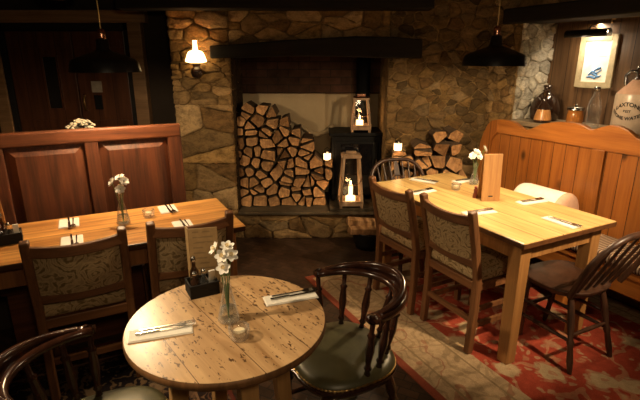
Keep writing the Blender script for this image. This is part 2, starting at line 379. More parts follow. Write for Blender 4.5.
        if bevel:
            b = o.modifiers.new('bevel', 'BEVEL'); b.width = bevel; b.segments = seg; b.limit_method = 'ANGLE'; b.angle_limit = math.radians(35)
        if subsurf:
            q = o.modifiers.new('sub', 'SUBSURF'); q.levels = q.render_levels = subsurf
        return o

def tag(o, label, cat, group=None):
    o['label'] = label; o['category'] = cat
    if group: o['group'] = group
    return o
def thing(name, label, cat, loc=(0,0,0), rotz=0, group=None):
    o = bpy.data.objects.new(name, None); o.empty_display_size = .05; C.objects.link(o)
    o.location = loc; o.rotation_euler = (0,0,rotz); return tag(o, label, cat, group)
def struct(o):
    o['kind'] = 'structure'; return o
def dup(root, loc, rotz, label, group=None):
    def cp(o, par):
        c = o.copy(); C.objects.link(c)
        if par: c.parent = par
        for ch in list(o.children): cp(ch, c)
        return c
    r = cp(root, None); r.location = loc; r.rotation_euler = (0,0,rotz); r['label'] = label
    if group: r['group'] = group
    return r

# ------------------------------------------------------------------ Voronoi cells (for stones and logs)
def clip(poly, nx, ny, d):      # keep nx*x+ny*y <= d
    out = []; n = len(poly)
    for i in range(n):
        p, q = poly[i], poly[(i+1) % n]; a = nx*p[0]+ny*p[1]-d; b = nx*q[0]+ny*q[1]-d
        if a <= 0: out.append(p)
        if (a < 0) != (b < 0) and abs(a-b) > 1e-12:
            t = a/(a-b); out.append((p[0]+(q[0]-p[0])*t, p[1]+(q[1]-p[1])*t))
    return out
def cells(sites, bounds, gap, asp=1.0):
    """cells of the sites, clipped to convex polygon `bounds`, each pulled in by gap/2"""
    res = []
    S2 = [(x, y*asp) for x, y in sites]
    for i, p in enumerate(S2):
        poly = [(x, y*asp) for x, y in bounds]
        near = sorted((q for j, q in enumerate(S2) if j != i), key=lambda q: (q[0]-p[0])**2+(q[1]-p[1])**2)[:18]
        for q in near:
            dx, dy = q[0]-p[0], q[1]-p[1]; l = math.hypot(dx, dy)
            if l < 1e-6: continue
            poly = clip(poly, dx/l, dy/l, ((p[0]+q[0])*dx+(p[1]+q[1])*dy)/(2*l)-gap/2)
            if len(poly) < 3: break
        res.append([(x, y/asp) for x, y in poly])
    return res
def chaikin(poly, k=1, t=.25):
    for _ in range(k):
        out = []; n = len(poly)
        for i in range(n):
            p, q = poly[i], poly[(i+1) % n]
            out += [(p[0]+(q[0]-p[0])*t, p[1]+(q[1]-p[1])*t), (q[0]+(p[0]-q[0])*t, q[1]+(p[1]-q[1])*t)]
        poly = out
    return poly
def area(poly):
    return abs(sum(poly[i][0]*poly[(i+1) % len(poly)][1]-poly[(i+1) % len(poly)][0]*poly[i][1] for i in range(len(poly))))/2

def stones(mb, f, w0, w1, h0, h1, rnd, sw=.17, sh=.10, depth=.03, cols=None, gap=.008, vj=.35):
    """rubble stones on a wall face: f(a, z, out) -> 3-D; each stone a raised, rounded block"""
    if mb.col is None: mb.col = [(.25,.185,.105)]*len(mb.v)
    sites = []; z = h0+sh*.4; row = 0
    while z < h1+sh*.2:
        a = w0+rnd.uniform(-.05, .1)*sw; hh = sh*rnd.uniform(.75, 1.25)
        while a < w1+sw*.3:
            if rnd.random() > .14: sites.append((a+rnd.uniform(-.03,.03), z+rnd.uniform(-vj,vj)*sh))
            if vj > .3 and rnd.random() < .18: sites.append((a+sw*.4, z+sh*.4))
            a += sw*rnd.choice((.55,.8,1,1.35))
        z += hh; row += 1
    asp = 2.0 if vj < .2 else 1.45
    for poly in cells(sites, [(w0,h0),(w1,h0),(w1,h1),(w0,h1)], gap, asp):
        if len(poly) < 3 or area(poly) < .0009: continue
        P = []
        for i in range(len(poly)):                      # subdivide so that the outline can be uneven
            p, q = poly[i], poly[(i+1) % len(poly)]; k = max(1, int(math.hypot(q[0]-p[0], q[1]-p[1])/.05))
            P += [(p[0]+(q[0]-p[0])*j/k, p[1]+(q[1]-p[1])*j/k) for j in range(k)]
        P = chaikin(P, 1, .18); cx = sum(p[0] for p in P)/len(P); cz = sum(p[1] for p in P)/len(P)
        P = [(p[0]+rnd.uniform(-.005,.005), p[1]+rnd.uniform(-.005,.005)) for p in P]
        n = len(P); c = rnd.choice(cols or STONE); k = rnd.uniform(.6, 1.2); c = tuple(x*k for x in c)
        dd = depth*rnd.uniform(.5, 1.25); tx, tz = rnd.uniform(-.09,.09), rnd.uniform(-.09,.09)
        vs = [f(p[0], p[1], -.002) for p in P]
        for sc, o in ((.985, .78), (.89, 1.0), (.5, 1.0)):
            for p in P:
                x, zz = cx+(p[0]-cx)*sc, cz+(p[1]-cz)*sc
                vs.append(f(x, zz, max(.002, dd*o+(x-cx)*tx+(zz-cz)*tz+rnd.uniform(-.006,.006))))
        vs.append(f(cx, cz, dd*1.05)); fs = []
        for r in range(3):
            for i in range(n): fs.append((r*n+i, r*n+(i+1) % n, (r+1)*n+(i+1) % n, (r+1)*n+i))
        for i in range(n): fs.append((3*n+i, 3*n+(i+1) % n, 4*n))
        mb.add(vs, fs, 0, True); mb.col += [c]*len(vs)
STONE = [(.34,.24,.13), (.30,.21,.11), (.40,.29,.17), (.26,.17,.085), (.36,.25,.12), (.22,.16,.09), (.44,.34,.22)]
def mbox(mb, *a):
    n = len(mb.v); mb.box(*a)
    if mb.col is None: mb.col = []
    mb.col += [(.25,.185,.105)]*(len(mb.v)-len(mb.col))


# ================================================================== THE SETTING
struct(MB().box(-3.6,5.2,-2.2,4.9,-.06,0).build('floor', M['floor']))
struct(MB().box(-3.6,5.2,-2.2,4.9,2.15,2.22).build('ceiling', M['ceiling']))
struct(MB().box(-3.5,-3.4,-2,4.6,0,2.15).build('wall_left', M['wallpaint']))
struct(MB().box(-3.5,5.1,-2.1,-2.0,0,2.15).build('wall_front', M['wallpaint']))
struct(MB().box(-3.4,-1.26,4.45,4.6,0,2.15).build('wall_entrance', M['dark_wall']))
# stone wall with the fireplace opening
rs = random.Random(21)
mb = MB(); mb.col = []
FX0, FX1 = -.765, .585
mbox(mb, -1.27,FX0,4.1,4.8,0,2.15); mbox(mb, FX1,1.75,4.1,4.8,0,2.15); mbox(mb, FX0,FX1,4.1,4.4,1.66,2.15); mbox(mb, FX0,FX1,4.76,4.86,0,2.15)
ff = lambda a, z, o: (a, 4.1-o, z)
stones(mb, ff, -1.27, FX0, 0, .72, rs, .28, .13, .028, vj=.12)
stones(mb, ff, -1.27, FX0, .72, 1.24, rs, .34, .15, .034, vj=.06)
stones(mb, ff, -1.27, FX0, 1.24, 1.60, rs, .26, .05, .035, vj=.1)
stones(mb, ff, -1.27, FX0, 1.60, 2.15, rs, .32, .10, .034, vj=.12)
stones(mb, ff, FX0, FX1, 1.70, 2.15, rs, .26, .075, .026, vj=.15)
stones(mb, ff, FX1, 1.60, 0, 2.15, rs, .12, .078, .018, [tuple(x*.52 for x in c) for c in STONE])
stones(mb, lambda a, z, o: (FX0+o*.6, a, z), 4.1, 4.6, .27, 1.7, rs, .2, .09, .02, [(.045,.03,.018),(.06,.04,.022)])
struct(mb.build('wall_back', M['stone']))
# hearth: stone plinth and slate slab
mb = MB(); mb.col = []
mbox(mb, -.80,.66,4.085,4.76,0,.24); stones(mb, lambda a, z, o: (a, 4.085-o, z), -.80, .66, 0, .239, rs, .3, .08, .02, [tuple(x*.8 for x in c) for c in STONE], vj=.12)
struct(mb.build('trim_hearth_plinth', M['stone']))
struct(MB().box(.09,.56,4.06,4.72,.2695,.298).build('trim_stove_slab', M['slate'], bevel=.006))
struct(MB().box(-.755,.575,4.03,4.76,.24,.27).build('trim_hearth_slab', M['slate'], bevel=.008))
mb = MB().box(FX0,.05,4.66,4.77,.27,1.36).box(.05,FX1,4.72,4.77,.27,1.38)
mb.tube([(-.34,4.66,1.06),(-.2,4.65,.99),(-.1,4.64,.915),(-.02,4.63,.89),(.07,4.65,.925),(.14,4.68,.98)], [.012,.02,.024,.026,.024,.02], 8)
struct(mb.build('wall_fireplace', M['plaster']))
struct(MB().box(FX0,FX1,4.62,4.72,1.30,2.1).build('wall_smoke_hood', M['brick']))
# the oak lintel
P = [(-.915,1.625),(-.6,1.635),(-.3,1.645),(.1,1.645),(.5,1.63),(.85,1.625),(.845,1.775),(.6,1.795),(.3,1.80),(.0,1.785),(-.3,1.77),(-.6,1.745),(-.915,1.725)]
struct(MB().prism(P, lambda a,b: (a,4.0,b), lambda a,b: (a,4.36,b)).build('trim_lintel', M['black_beam'], bevel=.012))
struct(MB().box(-1.62,.905,3.92,4.12,2.0,2.15).build('trim_ceiling_beam', M['black_beam'], bevel=.01))
# low stone ledge right of the fireplace
mb = MB(); mb.col = []
mbox(mb, .62,1.26,3.86,4.1,0,.6); stones(mb, lambda a, z, o: (a, 3.86-o, z), .62, 1.26, 0, .598, rs, .2, .1, .02)
struct(mb.build('trim_stone_ledge', M['stone']))
# entrance doors
def door(name, x0, x1):
    d = struct(MB().box(x0,x1,4.395,4.445,.01,1.86).build(name, M['door_wood'], bevel=.004)); return d
d1 = door('door_1', -2.842, -2.252); d2 = door('door_2', -2.244, -1.772)
MB().box(-2.53,-2.41,4.388,4.394,1.18,1.64).build('pane', M['dark_glass'], d1)
mb = MB(); [mb.box(*q) for q in ((-2.545,-2.53,4.38,4.395,1.165,1.655),(-2.41,-2.395,4.38,4.395,1.165,1.655),(-2.53,-2.41,4.38,4.395,1.64,1.655),(-2.53,-2.41,4.38,4.395,1.165,1.18))]; mb.build('pane_frame', M['door_wood'], d1)
mb = MB()
for z in (.3, 1.0, 1.72): mb.box(-2.80,-2.30,4.385,4.395,z,z+.07)
mb.build('ledge_rail', M['door_wood'], d1)
mb = MB()
for z in (.3, 1.0, 1.72): mb.box(-2.20,-1.81,4.385,4.395,z,z+.07)
mb.build('ledge_rail', M['door_wood'], d2)
MB().box(-2.105,-2.035,4.375,4.395,1.17,1.30).build('lock', M['iron'], d2, bevel=.004)
MB().box(-2.12,-2.025,4.390,4.395,1.325,1.425).build('notice', M['notice'], d2)
MB().tube([(-2.19,4.39,1.16),(-2.19,4.36,1.17),(-2.19,4.355,1.23),(-2.19,4.36,1.29),(-2.19,4.39,1.30)], .008, 8, (1,0,0)).build('handle', M['brass'], d2)
struct(MB().box(-3.02,-2.9,4.36,4.45,0,1.93).box(-1.72,-1.6,4.36,4.45,0,1.93).box(-3.1,-1.55,4.35,4.45,1.93,2.035).build('trim_door_frame', M['frame_wood'], bevel=.006))
struct(MB().box(-2.9,-2.85,4.38,4.45,0,1.93).box(-1.765,-1.72,4.38,4.45,0,1.93).box(-2.9,-1.72,4.38,4.45,1.868,1.93).build('trim_door_rebate', M['black_beam']))
# right wall with the deep boarded alcove (local frame: x across, y along the wall)
def inR(o): o.location = (*OR, 0); o.rotation_euler = (0,0,ANG); return o
mb = MB(); mb.col = []
mbox(mb, .6,1.05,-5.2,1.3,0,1.105); mbox(mb, .6,1.05,-5.2,-.75,1.105,2.15); mbox(mb, .6,1.05,-.75,1.3,1.94,2.15); mbox(mb, .6,1.35,1.3,1.72,0,2.15)
stones(mb, lambda a, z, o: (.6-o, a, z), 1.31, 1.66, 0, 1.9, rs, .12, .078, .022, [tuple(x*.7 for x in c) for c in STONE])
stones(mb, lambda a, z, o: (.6-o, a, z), -2.2, 1.6, 1.96, 2.15, rs, .2, .08, .025)
stones(mb, lambda a, z, o: (.6-o, a, z), -2.2, -.76, 1.11, 1.96, rs, .2, .09, .025)
struct(inR(mb.build('wall_right', M['stone'])))
mb = MB(); mb.col = []
n0 = 0; mbox(mb, .605,.95,1.285,1.3,1.14,1.94); mb.col = [(.42,.40,.34)]*len(mb.v)
stones(mb, lambda a, z, o: (a, 1.285-o, z), .585, .95, 1.14, 1.93, rs, .15, .085, .02, [(.50,.47,.40),(.56,.53,.46),(.44,.40,.33)], .008)
struct(inR(mb.build('trim_alcove_reveal', M['stone_white'])))
struct(inR(MB().box(.95,1.0,-.75,1.3,1.1,1.96).build('wall_alcove_boarding', M['panel_wood'])))
struct(inR(MB().box(.57,.95,-.75,1.285,1.105,1.14).build('trim_sill', M['sill'], bevel=.004)))
struct(inR(MB().box(.52,.8,-1.2,1.44,1.885,2.0).build('trim_alcove_beam', M['beam_r'], bevel=.012)))

# ================================================================== RUGS
M['rug_red'] = mk_rug('red_rug', (.31,.05,.026), (.40,.19,.10), (.42,.29,.16), (.42,.285,.16), (.25,.165,.085), (.25,.06,.032), -1.205,.81,-1.6,1.53,.42,.045)
M['rug_dark'] = mk_rug('dark_rug', (.016,.011,.012), (.20,.12,.06), (.23,.15,.085), (.03,.018,.016), (.24,.13,.07), (.12,.03,.02), -2.3,-.22,-1.7,.42,.2,.02, 1.7)
r = inR(MB().box(-1.205,.57,-1.6,1.53,.001,.008).build('persian_rug', M['rug_red'])); tag(r, 'red floral rug with a wide cream border under the pine table', 'rug')
r = MB().box(-2.3,-.22,-1.7,.42,.001,.008).build('persian_rug', M['rug_dark'], loc=(*OL,0), rotz=ANG); tag(r, 'dark rug with small beige flowers under the round table and left chairs', 'rug')

# ================================================================== TABLES
ZR = .0085
def rect_table(name, label, x0, x1, y0, y1, top, topm, legm, lw, o, thick=.03):
    t = thing(name, label, 'table', (*o, ZR), ANG)
    MB().box(x0,x1,y0,y1,top-thick,top).build('tabletop', topm, t, bevel=.005)
    if thick < .025: MB().box(x0-.0015,x1+.0015,y0-.0015,y1+.0015,top-thick-.01,top-.004).build('edge_moulding', M['pine_edge'], t, bevel=.003)
    i = .045
    mb = MB(); mb.box(x0+i+lw,x1-i-lw,y0+i+.015,y0+i+.04,top-thick-.105,top-thick).box(x0+i+lw,x1-i-lw,y1-i-.04,y1-i-.015,top-thick-.105,top-thick)
    mb.box(x0+i+.015,x0+i+.04,y0+i+lw,y1-i-lw,top-thick-.105,top-thick).box(x1-i-.04,x1-i-.015,y0+i+lw,y1-i-lw,top-thick-.105,top-thick); mb.build('apron', legm, t)
    for x in (x0+i+lw/2, x1-i-lw/2):
        for y in (y0+i+lw/2, y1-i-lw/2):
            MB().bar((x,y,top-thick),(x,y,0),lw,lw,lw*.86,lw*.86).build('leg', legm, t, bevel=.004)
    return t
TH = .75-ZR
rect_table('pine_table', 'long scrubbed pine table laid for dinner on the red rug', -.74,0,0,1.335,TH,M['table_pine'],M['table_pine_leg'],.078,OR,.022)
rect_table('dining_table', 'honey coloured plank table in front of the tall dark settle', -1.75,0,0,.605,TH,M['table_orange'],M['dark_table_leg'],.075,OL)
RC = (-.318, 1.402)
t = thing('round_table', 'small round wooden table with a pitted, worn top', 'table', (*RC, ZR))
MB().lathe([(.333,TH-.028),(.338,TH-.02),(.338,TH-.006),(.333,TH)], 72, smooth=True, mat=0).build('rim', M['round_rim'], t)
mb = MB(); n = 72; mb.lathe([(.3335,TH-.027),(.3345,TH+.0005)], 72, smooth=False, caps=True); mb.build('tabletop', M['round_top'], t)
MB().lathe([(.2,TH-.09),(.21,TH-.09),(.21,TH-.028),(.2,TH-.028)], 40, smooth=False).build('apron', M['round_leg'], t)
for a in (-62, 28, 118, 208):
    c, s = math.cos(math.radians(a)), math.sin(math.radians(a))
    MB().bar((.17*c,.17*s,TH-.03),(.225*c,.225*s,0),.062,.062,.045,.045,side=(-s,c,0)).build('leg', M['round_leg'], t, bevel=.004)

# ================================================================== CHAIRS
def arc(x0, x1, y, sag, n=9): return [(x0+(x1-x0)*i/(n-1), y-sag*(1-(2*i/(n-1)-1)**2), 0) for i in range(n)]
def rect_sect(w, h): return lambda i: [(-w/2,-h/2),(w/2,-h/2),(w/2,h/2),(-w/2,h/2)]
def dining_chair(label, loc, rot):
    """upholstered side chair, facing +y; origin on the floor under the seat"""
    t = thing('dining_chair', label, 'chair', loc, rot)
    W = .195
    for s in (-1,1):
        pts = [(s*W,-.215,0),(s*W,-.2,.25),(s*W,-.2,.46),(s*W,-.235,.64),(s*W*.99,-.285,.855)]
        mb = MB().sweep(pts, lambda i: [(a*k,b*k) for k in (.02,) for a,b in ((-1,-1),(1,-1),(1,1),(-1,1))], (0,1,0))
        mb.build('back_post', M['chair_oak'], t, bevel=.008, seg=3)
        MB().bar((s*W,.2,.44),(s*W,.2,0),.042,.042,.034,.034).build('leg', M['chair_oak'], t, bevel=.003)
        MB().bar((s*W,-.19,.17),(s*W,.19,.17),.02,.03).bar((s*W,-.19,.27),(s*W,.19,.27),.018,.024).build('stretcher', M['chair_oak'], t)
    MB().bar((-W,.2,.22),(W,.2,.22),.03,.02,side=(0,0,1)).bar((-W,-.203,.2),(W,-.203,.2),.03,.02,side=(0,0,1)).build('stretcher', M['chair_oak_h'], t)
    # rails of the back, bowed rearwards
    mb = MB(); mb.sweep([(x,y-.278,.795+.012*(abs(x)/W)**2-.004) for x,y,_ in arc(-W+.01,W-.01,0,.03,13)], rect_sect(.024,.05)); mb.build('top_rail', M['chair_oak_h'], t, bevel=.004)
    mb = MB(); mb.sweep([(x,y-.218,.545) for x,y,_ in arc(-W+.01,W-.01,0,.025,13)], rect_sect(.022,.042)); mb.build('lower_rail', M['chair_oak_h'], t, bevel=.004)
    vs = []; fs = []; nx, nz = 13, 6                     # the tapestry pad, both faces
    for sd in (-1, 1):
        for j in range(nz):
            for i in range(nx):
                u = i/(nx-1); v = j/(nz-1); x = (-W+.02)+(2*W-.04)*u; sag = .028*(1-(2*u-1)**2)
                puff = .016*(math.sin(PI*u)*math.sin(PI*v))**.5 if 0 < u < 1 and 0 < v < 1 else .004
                vs.append((x, -.222-.052*v-sag+sd*puff, .56+.22*v))
    q = nx*nz
    for sd in (0,1):
        for j in range(nz-1):
            for i in range(nx-1): b = sd*q+j*nx+i; fs.append((b,b+1,b+nx+1,b+nx))
    MB().add(vs, fs, 0, True).build('back_pad', M['tap'], t)
    MB().box(-W-.012,W+.012,-.215,.215,.385,.435).build('seat_rail', M['chair_oak_h'], t, bevel=.004)
    MB().box(-W-.008,W+.008,-.205,.218,.435,.5).build('seat_cushion', M['tap'], t, bevel=.022, seg=4)
    return t
def placed(loc2): return (loc2[0], loc2[1], ZR)
# right table: two chairs on its left side (facing +x of the table)
ch = dining_chair('upholstered chair on the left of the pine table, nearer to the camera', placed(wr(-.575,.43)), ANG-PI/2)
dup(ch, placed(wr(-.61,.92)), ANG-PI/2+.02, 'upholstered chair on the left of the pine table, nearer to the fireplace')
dup(ch, placed(wl(-.81,.225)), ANG, 'upholstered chair in front of the left table, below the vase, its back wholly in view')
dup(ch, placed(wl(-.295,.235)), ANG, 'upholstered chair at the right end of the left table, half hidden by the menu card')

def turned_prof(r0, seed=0): return [(0,r0*.75),(.1,r0*.9),(.18,r0*.6),(.22,r0*1.05),(.27,r0*.65),(.5,r0*1.15),(.72,r0*.8),(.76,r0*1.1),(.8,r0*.6),(1,r0*.7)]
def bow_plan(n=25, hw=.212, dp=.24, fwd=-.012):
    pts = []
    for i in range(n):
        a = PI+PI*i/(n-1); pts.append((hw*math.cos(a), dp*math.sin(a)-.0))
    return [(-hw-.006,fwd+.01),(-hw-.003,fwd*.5)]+pts+[(hw+.003,fwd*.5),(hw+.006,fwd+.01)]
def captain_chair(label, loc, rot):
    t = thing('captain_chair', label, 'chair', loc, rot)
    P = []
    for i in range(40):                                  # D-shaped seat
        a = 2*PI*i/40; c, s = math.cos(a), math.sin(a); e = .72
        P.append((.225*math.copysign(abs(c)**e, c), .215*math.copysign(abs(s)**e, s)+.01))
    MB().prism(P, lambda a,b: (a*.93,b*.93,.395), lambda a,b: (a,b,.435), smooth=True).build('seat', M['mahogany'], t, bevel=.008)
    vs = []; fs = []; n = len(P)                         # domed leather pad
    for r, z in ((.965,.436),(.95,.452),(.85,.464),(.55,.470),(.2,.472)): vs += [(x*r, y*r+.0, z) for x, y in P]
    vs.append((0,0,.472))
    for k in range(4):
        for i in range(n): fs.append((k*n+i,k*n+(i+1)%n,(k+1)*n+(i+1)%n,(k+1)*n+i))
    for i in range(n): fs.append((4*n+i,4*n+(i+1)%n,5*n))
    pad = MB().add(vs, fs, 0, True).build('leather_pad', M['leather'], t)
    mb = MB(); NB = []
    for i in range(208):
        a = 2*PI*i/208; c, s = math.cos(a), math.sin(a); e = .72
        NB.append((.225*.962*math.copysign(abs(c)**e, c), .962*(.215*math.copysign(abs(s)**e, s)+.01), .4405))
    mb.tube(NB, [.0014 if i % 3 == 0 else .0042 for i in range(208)], 6, closed=True)
    mb.build('nail_trim', M['brass'], pad)
    L = []
    for sx in (-1,1):
        for sy in (-1,1):
            p0 = (sx*.15,sy*.14+.01,.40); p1 = (sx*.20,sy*.205,0); L.append((p0,p1))
            MB().turned(p0,p1,[(0,.015),(.1,.019),(.2,.023),(.28,.015),(.32,.024),(.36,.016),(.5,.023),(.62,.017),(.68,.024),(.74,.014),(.9,.018),(1,.011)]).build('leg', M['mahogany'], t)
    mb = MB()
    for sx in (-1,1): mb.turned((sx*.178,-.175,.17),(sx*.178,.185,.17),[(0,.009),(.3,.012),(.5,.017),(.7,.012),(1,.009)])
    mb.turned((-.178,.005,.17),(.178,.005,.17),[(0,.009),(.3,.012),(.5,.018),(.7,.012),(1,.009)]); mb.build('stretcher', M['mahogany'], t)
    plan = bow_plan(); n = len(plan); zb = .70
    def wid(i):
        q = abs(i-(n-1)/2)/((n-1)/2); return .030 if q > .93 else .024+.006*(1-q)
    MB().sweep([(x,y,zb+.012) for x,y in plan], lambda i: [(wid(i)*a,.014*b) for a,b in ((-1,-.7),(-.7,-1),(.7,-1),(1,-.7),(1,.6),(.6,1),(-.6,1),(-1,.6))], (0,0,1), 0, True).build('arm_bow', M['mahogany'], t)
    cp = [p for i, p in enumerate(plan) if 3 <= i <= n-4]; m = len(cp)
    def hh(i):
        q = abs(i-(m-1)/2)/((m-1)/2); return .006+.028*(1-q**2)**1.3
    mb = MB(); mb.sweep([(x*1.0,y-.006-.012*(hh(i)/.05),zb+.024+hh(i)*.6) for i,(x,y) in enumerate(cp)], lambda i: [(a*.011,b*hh(i)) for a,b in ((-1,-.62),(1,-.62),(1,.5),(.5,.68),(-.5,.68),(-1,.5))], (0,0,1), 0, True)
    mb.build('crest', M['mahogany'], t)
    for k in (1,5,9,13.5,18,22,26):                      # spindles
        k0 = int(k); x, y = plan[min(k0, n-1)]
        if k == 13.5: x, y = 0, -.25
        sx = max(-.2,min(.2,x*.86)); sy = max(-.175, y*.72) if abs(x) < .2 else y*.8
        MB().turned((sx,sy,.43),(x,y,zb+.006), turned_prof(.0155)).build('spindle', M['mahogany'], t)
    return t
cc = captain_chair('dark bow-armed chair with green leather seat, right of the round table', (.088,1.648,.0005), ANG+PI/2)
dup(cc, (-.695,1.19,ZR), ANG-PI/2-.03, 'dark bow-armed chair with green leather seat, cut off at the lower left corner')

def windsor(label, loc, rot, wheel):
    t = thing('windsor_chair', label, 'chair', loc, rot)
    P = []
    for i in range(36):
        a = 2*PI*i/36; c, s = math.cos(a), math.sin(a); e = .75
        P.append(((.215+.012*s)*math.copysign(abs(c)**e, c), .2*math.copysign(abs(s)**e, s)))
    MB().prism(P, lambda a,b: (a*.9,b*.9,.405), lambda a,b: (a,b,.445), smooth=True).build('seat', M['windsor'], t, bevel=.01)
    for sx in (-1,1):
        for sy in (-1,1):
            MB().turned((sx*.125,sy*.125,.41),(sx*.17,sy*.215+(.0),0),[(0,.012),(.15,.017),(.35,.019),(.55,.0135),(.6,.02),(.66,.014),(.85,.017),(1,.011)]).build('leg', M['windsor'], t)
    mb = MB()
    for sx in (-1,1): mb.turned((sx*.152,-.178,.17),(sx*.152,.178,.17),[(0,.008),(.5,.014),(1,.008)]); mb.turned((sx*.142,-.16,.26),(sx*.142,.16,.26),[(0,.007),(.5,.011),(1,.007)])
    mb.turned((-.15,.17,.2),(.15,.17,.2),[(0,.008),(.5,.013),(1,.008)]).turned((-.15,-.17,.2),(.15,-.17,.2),[(0,.008),(.5,.013),(1,.008)]); mb.build('stretcher', M['windsor'], t)
    yb = -.165
    def hp(u):                                            # hoop, u 0..1
        a = PI*u; c_ = math.cos(a); zz = max(0.0, math.sin(a))**.62; x = -.255*math.copysign(abs(c_)**.62, c_)*(.8+.2*min(1, zz*1.6)); return (x, yb-.165*zz, .44+.365*zz)
    MB().tube([hp(i/32) for i in range(33)], .0165, 8, (0,1,.3)).build('hoop', M['windsor'], t)
    xs = (-.15,-.1,-.052,.052,.1,.15) if wheel else (-.15,-.075,0,.075,.15)
    def hz(x):                                            # hoop height over x
        b = min((hp(i/200) for i in range(201)), key=lambda p: abs(p[0]-x)+ (0 if p[2] > .6 else 1)); return b
    for x in xs:
        top = hz(x*1.14); MB().turned((x*.9,yb+.01,.44),(top[0],top[1],top[2]),[(0,.0075),(.3,.0105),(.6,.009),(1,.006)],8).build('spindle', M['windsor'], t)
    if wheel:
        mb = MB(); top = hz(0)
        def pl(x, z): f = (z-.44)/.365; return (x, yb-.165*f, z)
        mb.bar(pl(-.0,.44),pl(0,.565),.03,.01,.05,.01); mb.bar(pl(0,.685),pl(0,top[2]-.005),.05,.01,.03,.01)
        mb.tube([pl(.052*math.cos(2*PI*i/20),.625+.06*math.sin(2*PI*i/20)) for i in range(20)], .007, 6, (0,1,0), closed=True)
        for k in range(4): a = PI*k/4; mb.bar(pl(-.05*math.cos(a),.625-.057*math.sin(a)),pl(.05*math.cos(a),.625+.057*math.sin(a)),.008,.008,side=(0,1,0))
        mb.build('wheel_splat', M['windsor'], t)
    return t
windsor('spindle-backed hoop chair at the near end of the pine table, seen from behind', (1.385,2.345,ZR), ANG-.02, False)
windsor('wheel-back hoop chair at the far end of the pine table, facing the camera', (.72,3.475,ZR), ANG+PI-.2, True)

# ================================================================== SETTLES
t = thing('high_backed_settle', 'tall dark red-brown panelled settle behind the left table', 'settle', (*wl(0,.82),.0005), ANG)
x0, x1, zt = -1.22, -.15, 1.215
st = .085
for q in ((x1-st,x1,0,.045,0,zt-.075),(x0,x0+st,0,.045,0,zt-.075),(-.72,-.645,0,.045,.42,zt-.075)): MB().box(*q).build('stile', M['settle_red'], t, bevel=.006)
MB().box(x0,x1,-.004,.05,zt-.085,zt).build('top_rail', M['settle_red_rail'], t, bevel=.012, seg=3)
MB().box(x0+st,x1-st,0,.045,.38,.46).build('lower_rail', M['settle_red_rail'], t, bevel=.005)
for a, b in ((x0+st,-.72),(-.645,x1-st)):
    vs = [(a,.03,.46),(b,.03,.46),(b,.03,zt-.085),(a,.03,zt-.085)]; q = .055
    vs += [(a+.008,.028,.468),(b-.008,.028,.468),(b-.008,.028,zt-.093),(a+.008,.028,zt-.093)]
    vs += [(a+q,.006,.46+q),(b-q,.006,.46+q),(b-q,.006,zt-.085-q),(a+q,.006,zt-.085-q)]
    MB().add(vs, [(0,1,5,4),(1,2,6,5),(2,3,7,6),(3,0,4,7),(4,5,9,8),(5,6,10,9),(6,7,11,10),(7,4,8,11),(8,9,10,11)]).build('panel', M['settle_red'], t)
MB().box(x0,x1,-.36,0,.40,.44).build('seat', M['settle_red_rail'], t, bevel=.006)
MB().box(x0+.02,x1-.02,-.32,-.295,0,.40).build('seat_front', M['settle_red_rail'], t)
MB().box(x1-.03,x1,-.3,0,0,.40).build('end_board', M['settle_red'], t)

t = thing('pine_settle', 'orange pine settle with a scalloped top rail along the right wall', 'settle', (*OR,ZR), ANG)
def sz(l):                                                # height of the scalloped edge at distance l along the back
    K = [(1.485,.70),(1.482,.86),(1.47,.93),(1.45,1.0),(1.41,1.085),(1.37,1.125),(1.30,1.142),(1.2,1.142),(1.14,1.13),(1.08,1.10),(1.03,1.085),(.99,1.10),(.9,1.15),(.8,1.175),(.70,1.185),(.62,1.185),(.57,1.175),(.53,1.158),(.5,1.158),(.46,1.178),(.4,1.2),(.34,1.2),(.28,1.18),(.22,1.14),(.17,1.125),(.05,1.14),(-.1,1.16),(-.3,1.17),(-.75,1.17)]
    return K
K = sz(0); poly = [(1.485,.40)]+K+[(-.75,.40)]
low = 1.03
RT = [(l, z) for l, z in K if z >= low]
rail = RT+[(-.75,low)]+[(1.435,low)]
MB().prism([(l,z) for l,z in poly], lambda a,b: (.462,a,min(b,1.06)), lambda a,b: (.485,a,min(b,1.06))).build('back_boards', M['settle_pine'], t)
MB().prism(rail, lambda a,b: (.445,a,b), lambda a,b: (.49,a,b)).build('top_rail', M['settle_rail'], t, bevel=.006)
sh = [(1.485,.40)]+[(l,z) for l,z in K if l >= 1.3]+[(1.3,1.03),(1.345,.98),(1.36,.9),(1.36,.4)]
MB().prism(sh, lambda a,b: (.442,a,b-.0), lambda a,b: (.4615,a,b-.0)).build('end_stile', M['settle_pine'], t, bevel=.005)
mb = MB(); mb.box(.445,.462,.40,.49,.40,1.03); mb.build('stile', M['settle_pine'], t, bevel=.004)
MB().box(.13,.46,-.75,1.45,.38,.42).build('seat', M['settle_rail'], t, bevel=.004)
MB().box(.135,.16,-.75,1.45,.27,.38).build('seat_front', M['settle_rail'], t, bevel=.004)
for y in (1.40,.35,-.68):
    MB().box(.14,.2,y-.03,y+.03,0,.27).build('leg', M['settle_rail'], t, bevel=.004); MB().box(.42,.48,y-.03,y+.03,0,.38).build('leg', M['settle_rail'], t)
c = MB().box(.12,.44,-.74,1.43,0,.068).build('seat_cushion', M['stripe'], bevel=.025, seg=4, loc=(*OR,.42+ZR), rotz=ANG); tag(c, 'long striped seat cushion lying on the orange pine settle', 'cushion')
mb = MB()                                                 # bolster: rolled cushion with a soft closed end
prof = [(0,-.205),(.06,-.205),(.11,-.198),(.138,-.18),(.146,-.14),(.147,.14),(.138,.18),(.11,.198),(.06,.205),(0,.205)]
prof = [(r*.87, z) for r, z in prof]
mb.lathe(prof, 36, M4=Matrix.Rotation(PI/2, 4, 'X'))
b = mb.build('roll', M['cushion'], None)
